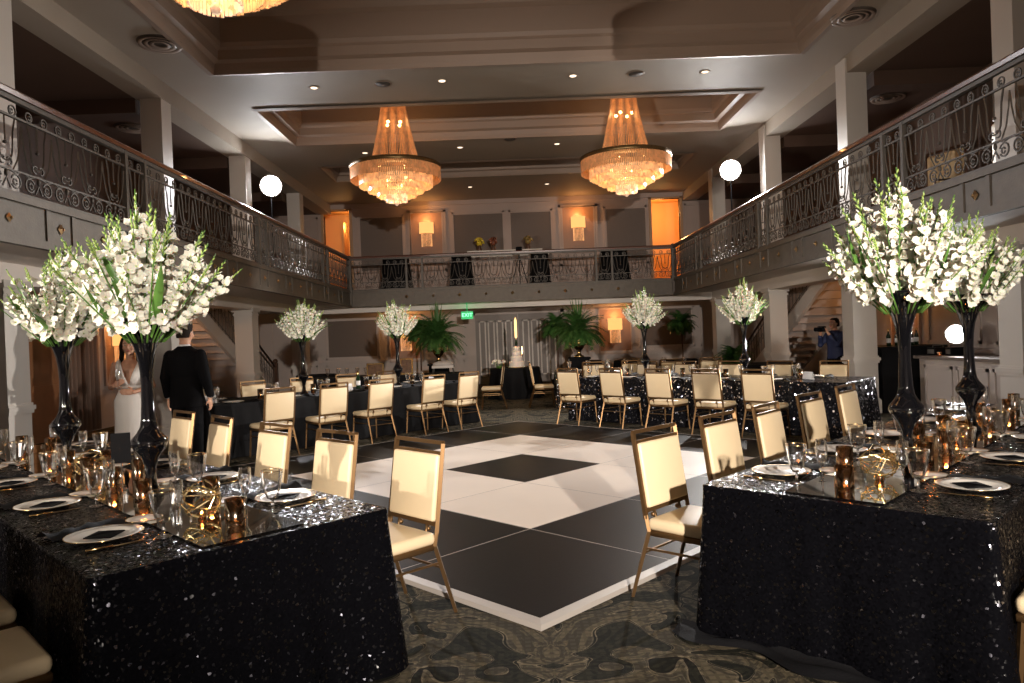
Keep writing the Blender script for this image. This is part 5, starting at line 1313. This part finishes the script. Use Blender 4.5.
# man in the black suit seen from behind ----------------------------
mx_, my_ = -4.02, 8.95
P_ = empty('person', 'dark-haired man in a black suit seen from behind, beside the woman in white', 'person', (mx_, my_, 0), PI+math.radians(-8)); P_.scale = (1.0, 1.0, 1.035)
b = MB()
b.loft([(0, 0, 1.0, .16, .11), (0, 0, 1.2, .16, .11), (0, 0, 1.40, .19, .11), (0, 0, 1.48, .14, .08), (0, .0, 1.52, .06, .055)], 24)
limb(b, [(0, .01, 1.47), (0, 0, 1.57), (0, -.01, 1.61)], [.066, .064, .062]); head(b, 1.565, 1.12, -.015)
for sx in (-1, 1):
    hx = sx*.285
    limb(b, [(sx*.19, 0, 1.40), (sx*.26, .02, 1.15), (sx*.275, -.05, .90)], [.045, .038, .028]); hand(b, (sx*.275, -.05, .90), (sx*.05, -.12, -1), (-sx, 0, 0), .4)
    limb(b, [(sx*.095, 0, .95), (sx*.10, 0, .5), (sx*.10, .02, .08)], [.08, .06, .04])
figure(P_, b, 'body', M_skin, .0085, 3); face(P_, 1.565, 1.12, -.015, lip=(.4, .15, .12))
b = MB()   # jacket
b.loft([(0, .005, .80, .215, .150), (0, .005, .92, .212, .150), (0, .0, 1.06, .198, .138), (0, 0, 1.16, .190, .130), (0, 0, 1.30, .212, .138), (0, .005, 1.40, .235, .135), (0, .01, 1.465, .215, .105), (0, .012, 1.50, .13, .082), (0, .012, 1.535, .078, .068)], 32)
for sx in (-1, 1): limb(b, [(sx*.202, .005, 1.418), (sx*.264, .025, 1.16), (sx*.284, -.045, .945)], [.076, .066, .050])
figure(P_, b, 'jacket', M_suit, .010, 4)
b = MB(); b.lathe([(.072, 1.50), (.068, 1.545), (.062, 1.555), (.06, 1.50)], 24, c=(0, .006, 0), cap=False); b.build('shirt_collar', M_shirt, P_)
for sx in (-1, 1): b = MB(); b.tube([(sx*.283, -.043, .95), (sx*.279, -.050, .915)], [.040, .037], 14); b.build('shirt_cuff', M_shirt, P_)
b = MB()
for sx in (-1, 1): limb(b, [(sx*.095, .005, .95), (sx*.105, .0, .50), (sx*.11, .02, .06)], [.110, .085, .072])
b.loft([(0, .005, .84, .19, .135), (0, .005, 1.0, .185, .13)], 24); figure(P_, b, 'trousers', M_suit, .012, 3)
for sx in (-1, 1): b = MB(); b.loft([(sx*.11, -.03, .004, .048, .14), (sx*.11, -.03, .04, .05, .14), (sx*.11, .02, .09, .042, .08)], 16); b.build('shoe', M_blackmat, P_)
b = MB(); b.loft([(0, .040, 1.625, .064, .068), (0, .024, 1.68, .080, .090), (0, .008, 1.74, .083, .103), (0, .0, 1.785, .074, .094), (0, 0, 1.81, .045, .06), (0, 0, 1.815, .015, .02)], 24); b.xf(Matrix.Translation((0, -.01, 1.585)) @ Matrix.Scale(1.13, 4) @ Matrix.Translation((0, 0, -1.585))); figure(P_, b, 'hair', M_hair, .008, 2)

# photographer by the right column ----------------------------------
P_ = empty('person', 'photographer in dark clothes holding up a camera beside the front right column', 'person', (6.35, 14.0, 0), math.radians(-70))
b = MB(); b.loft([(0, 0, .9, .15, .11), (0, 0, 1.1, .14, .10), (0, 0, 1.32, .18, .11), (0, 0, 1.40, .13, .08), (0, 0, 1.44, .06, .055)], 22); limb(b, [(0, 0, 1.4), (0, -.01, 1.5)], [.055, .05]); head(b, 1.455, .95, -.02)
for sx in (-1, 1): limb(b, [(sx*.17, 0, 1.35), (sx*.22, -.16, 1.15), (sx*.09, -.27, 1.40)], [.05, .04, .027]); hand(b, (sx*.09, -.27, 1.40), (-sx*.4, -.4, .8), (0, -.6, -.3), .6)
figure(P_, b, 'body', M_skin, .010, 3); face(P_, 1.455, .95, -.02)
b = MB(); b.loft([(0, 0, .88, .18, .13), (0, 0, 1.1, .165, .12), (0, 0, 1.32, .205, .13), (0, 0, 1.40, .16, .10), (0, 0, 1.43, .08, .07)], 26)
for sx in (-1, 1): limb(b, [(sx*.17, 0, 1.35), (sx*.22, -.16, 1.15), (sx*.13, -.24, 1.32)], [.065, .055, .042])
figure(P_, b, 'shirt', mat('navy_shirt', (.02, .03, .09), .7), .012, 3)
b = MB()
for sx in (-1, 1): limb(b, [(sx*.09, 0, .9), (sx*.1, 0, .5), (sx*.1, .02, .07)], [.10, .08, .065])
figure(P_, b, 'trousers', M_suit, .012, 3)
for sx in (-1, 1): b = MB(); b.loft([(sx*.10, -.03, .004, .045, .13), (sx*.10, -.03, .04, .047, .13), (sx*.10, .02, .09, .04, .07)], 14); b.build('shoe', M_blackmat, P_)
b = MB(); b.loft([(0, .03, 1.50, .066, .07), (0, .01, 1.58, .080, .098), (0, 0, 1.64, .072, .092), (0, 0, 1.675, .04, .05)], 20); figure(P_, b, 'hair', M_hair, .008, 2)
r = empty('hand_camera', 'black camera held up by the photographer', 'camera', (6.35, 14.0, 1.46), math.radians(-70))
b = MB(); b.rbox((-.08, -.36, -.05), (.08, -.28, .06), .015); b.build('camera_body', M_blackmat, r); b = MB(); b.lathe([(.038, 0), (.042, .12), (0, .12)], 14); b.xf(Matrix.Translation((0, -.36, 0)) @ Matrix.Rotation(PI/2, 4, 'X')); b.build('lens', M_blackmat, r)
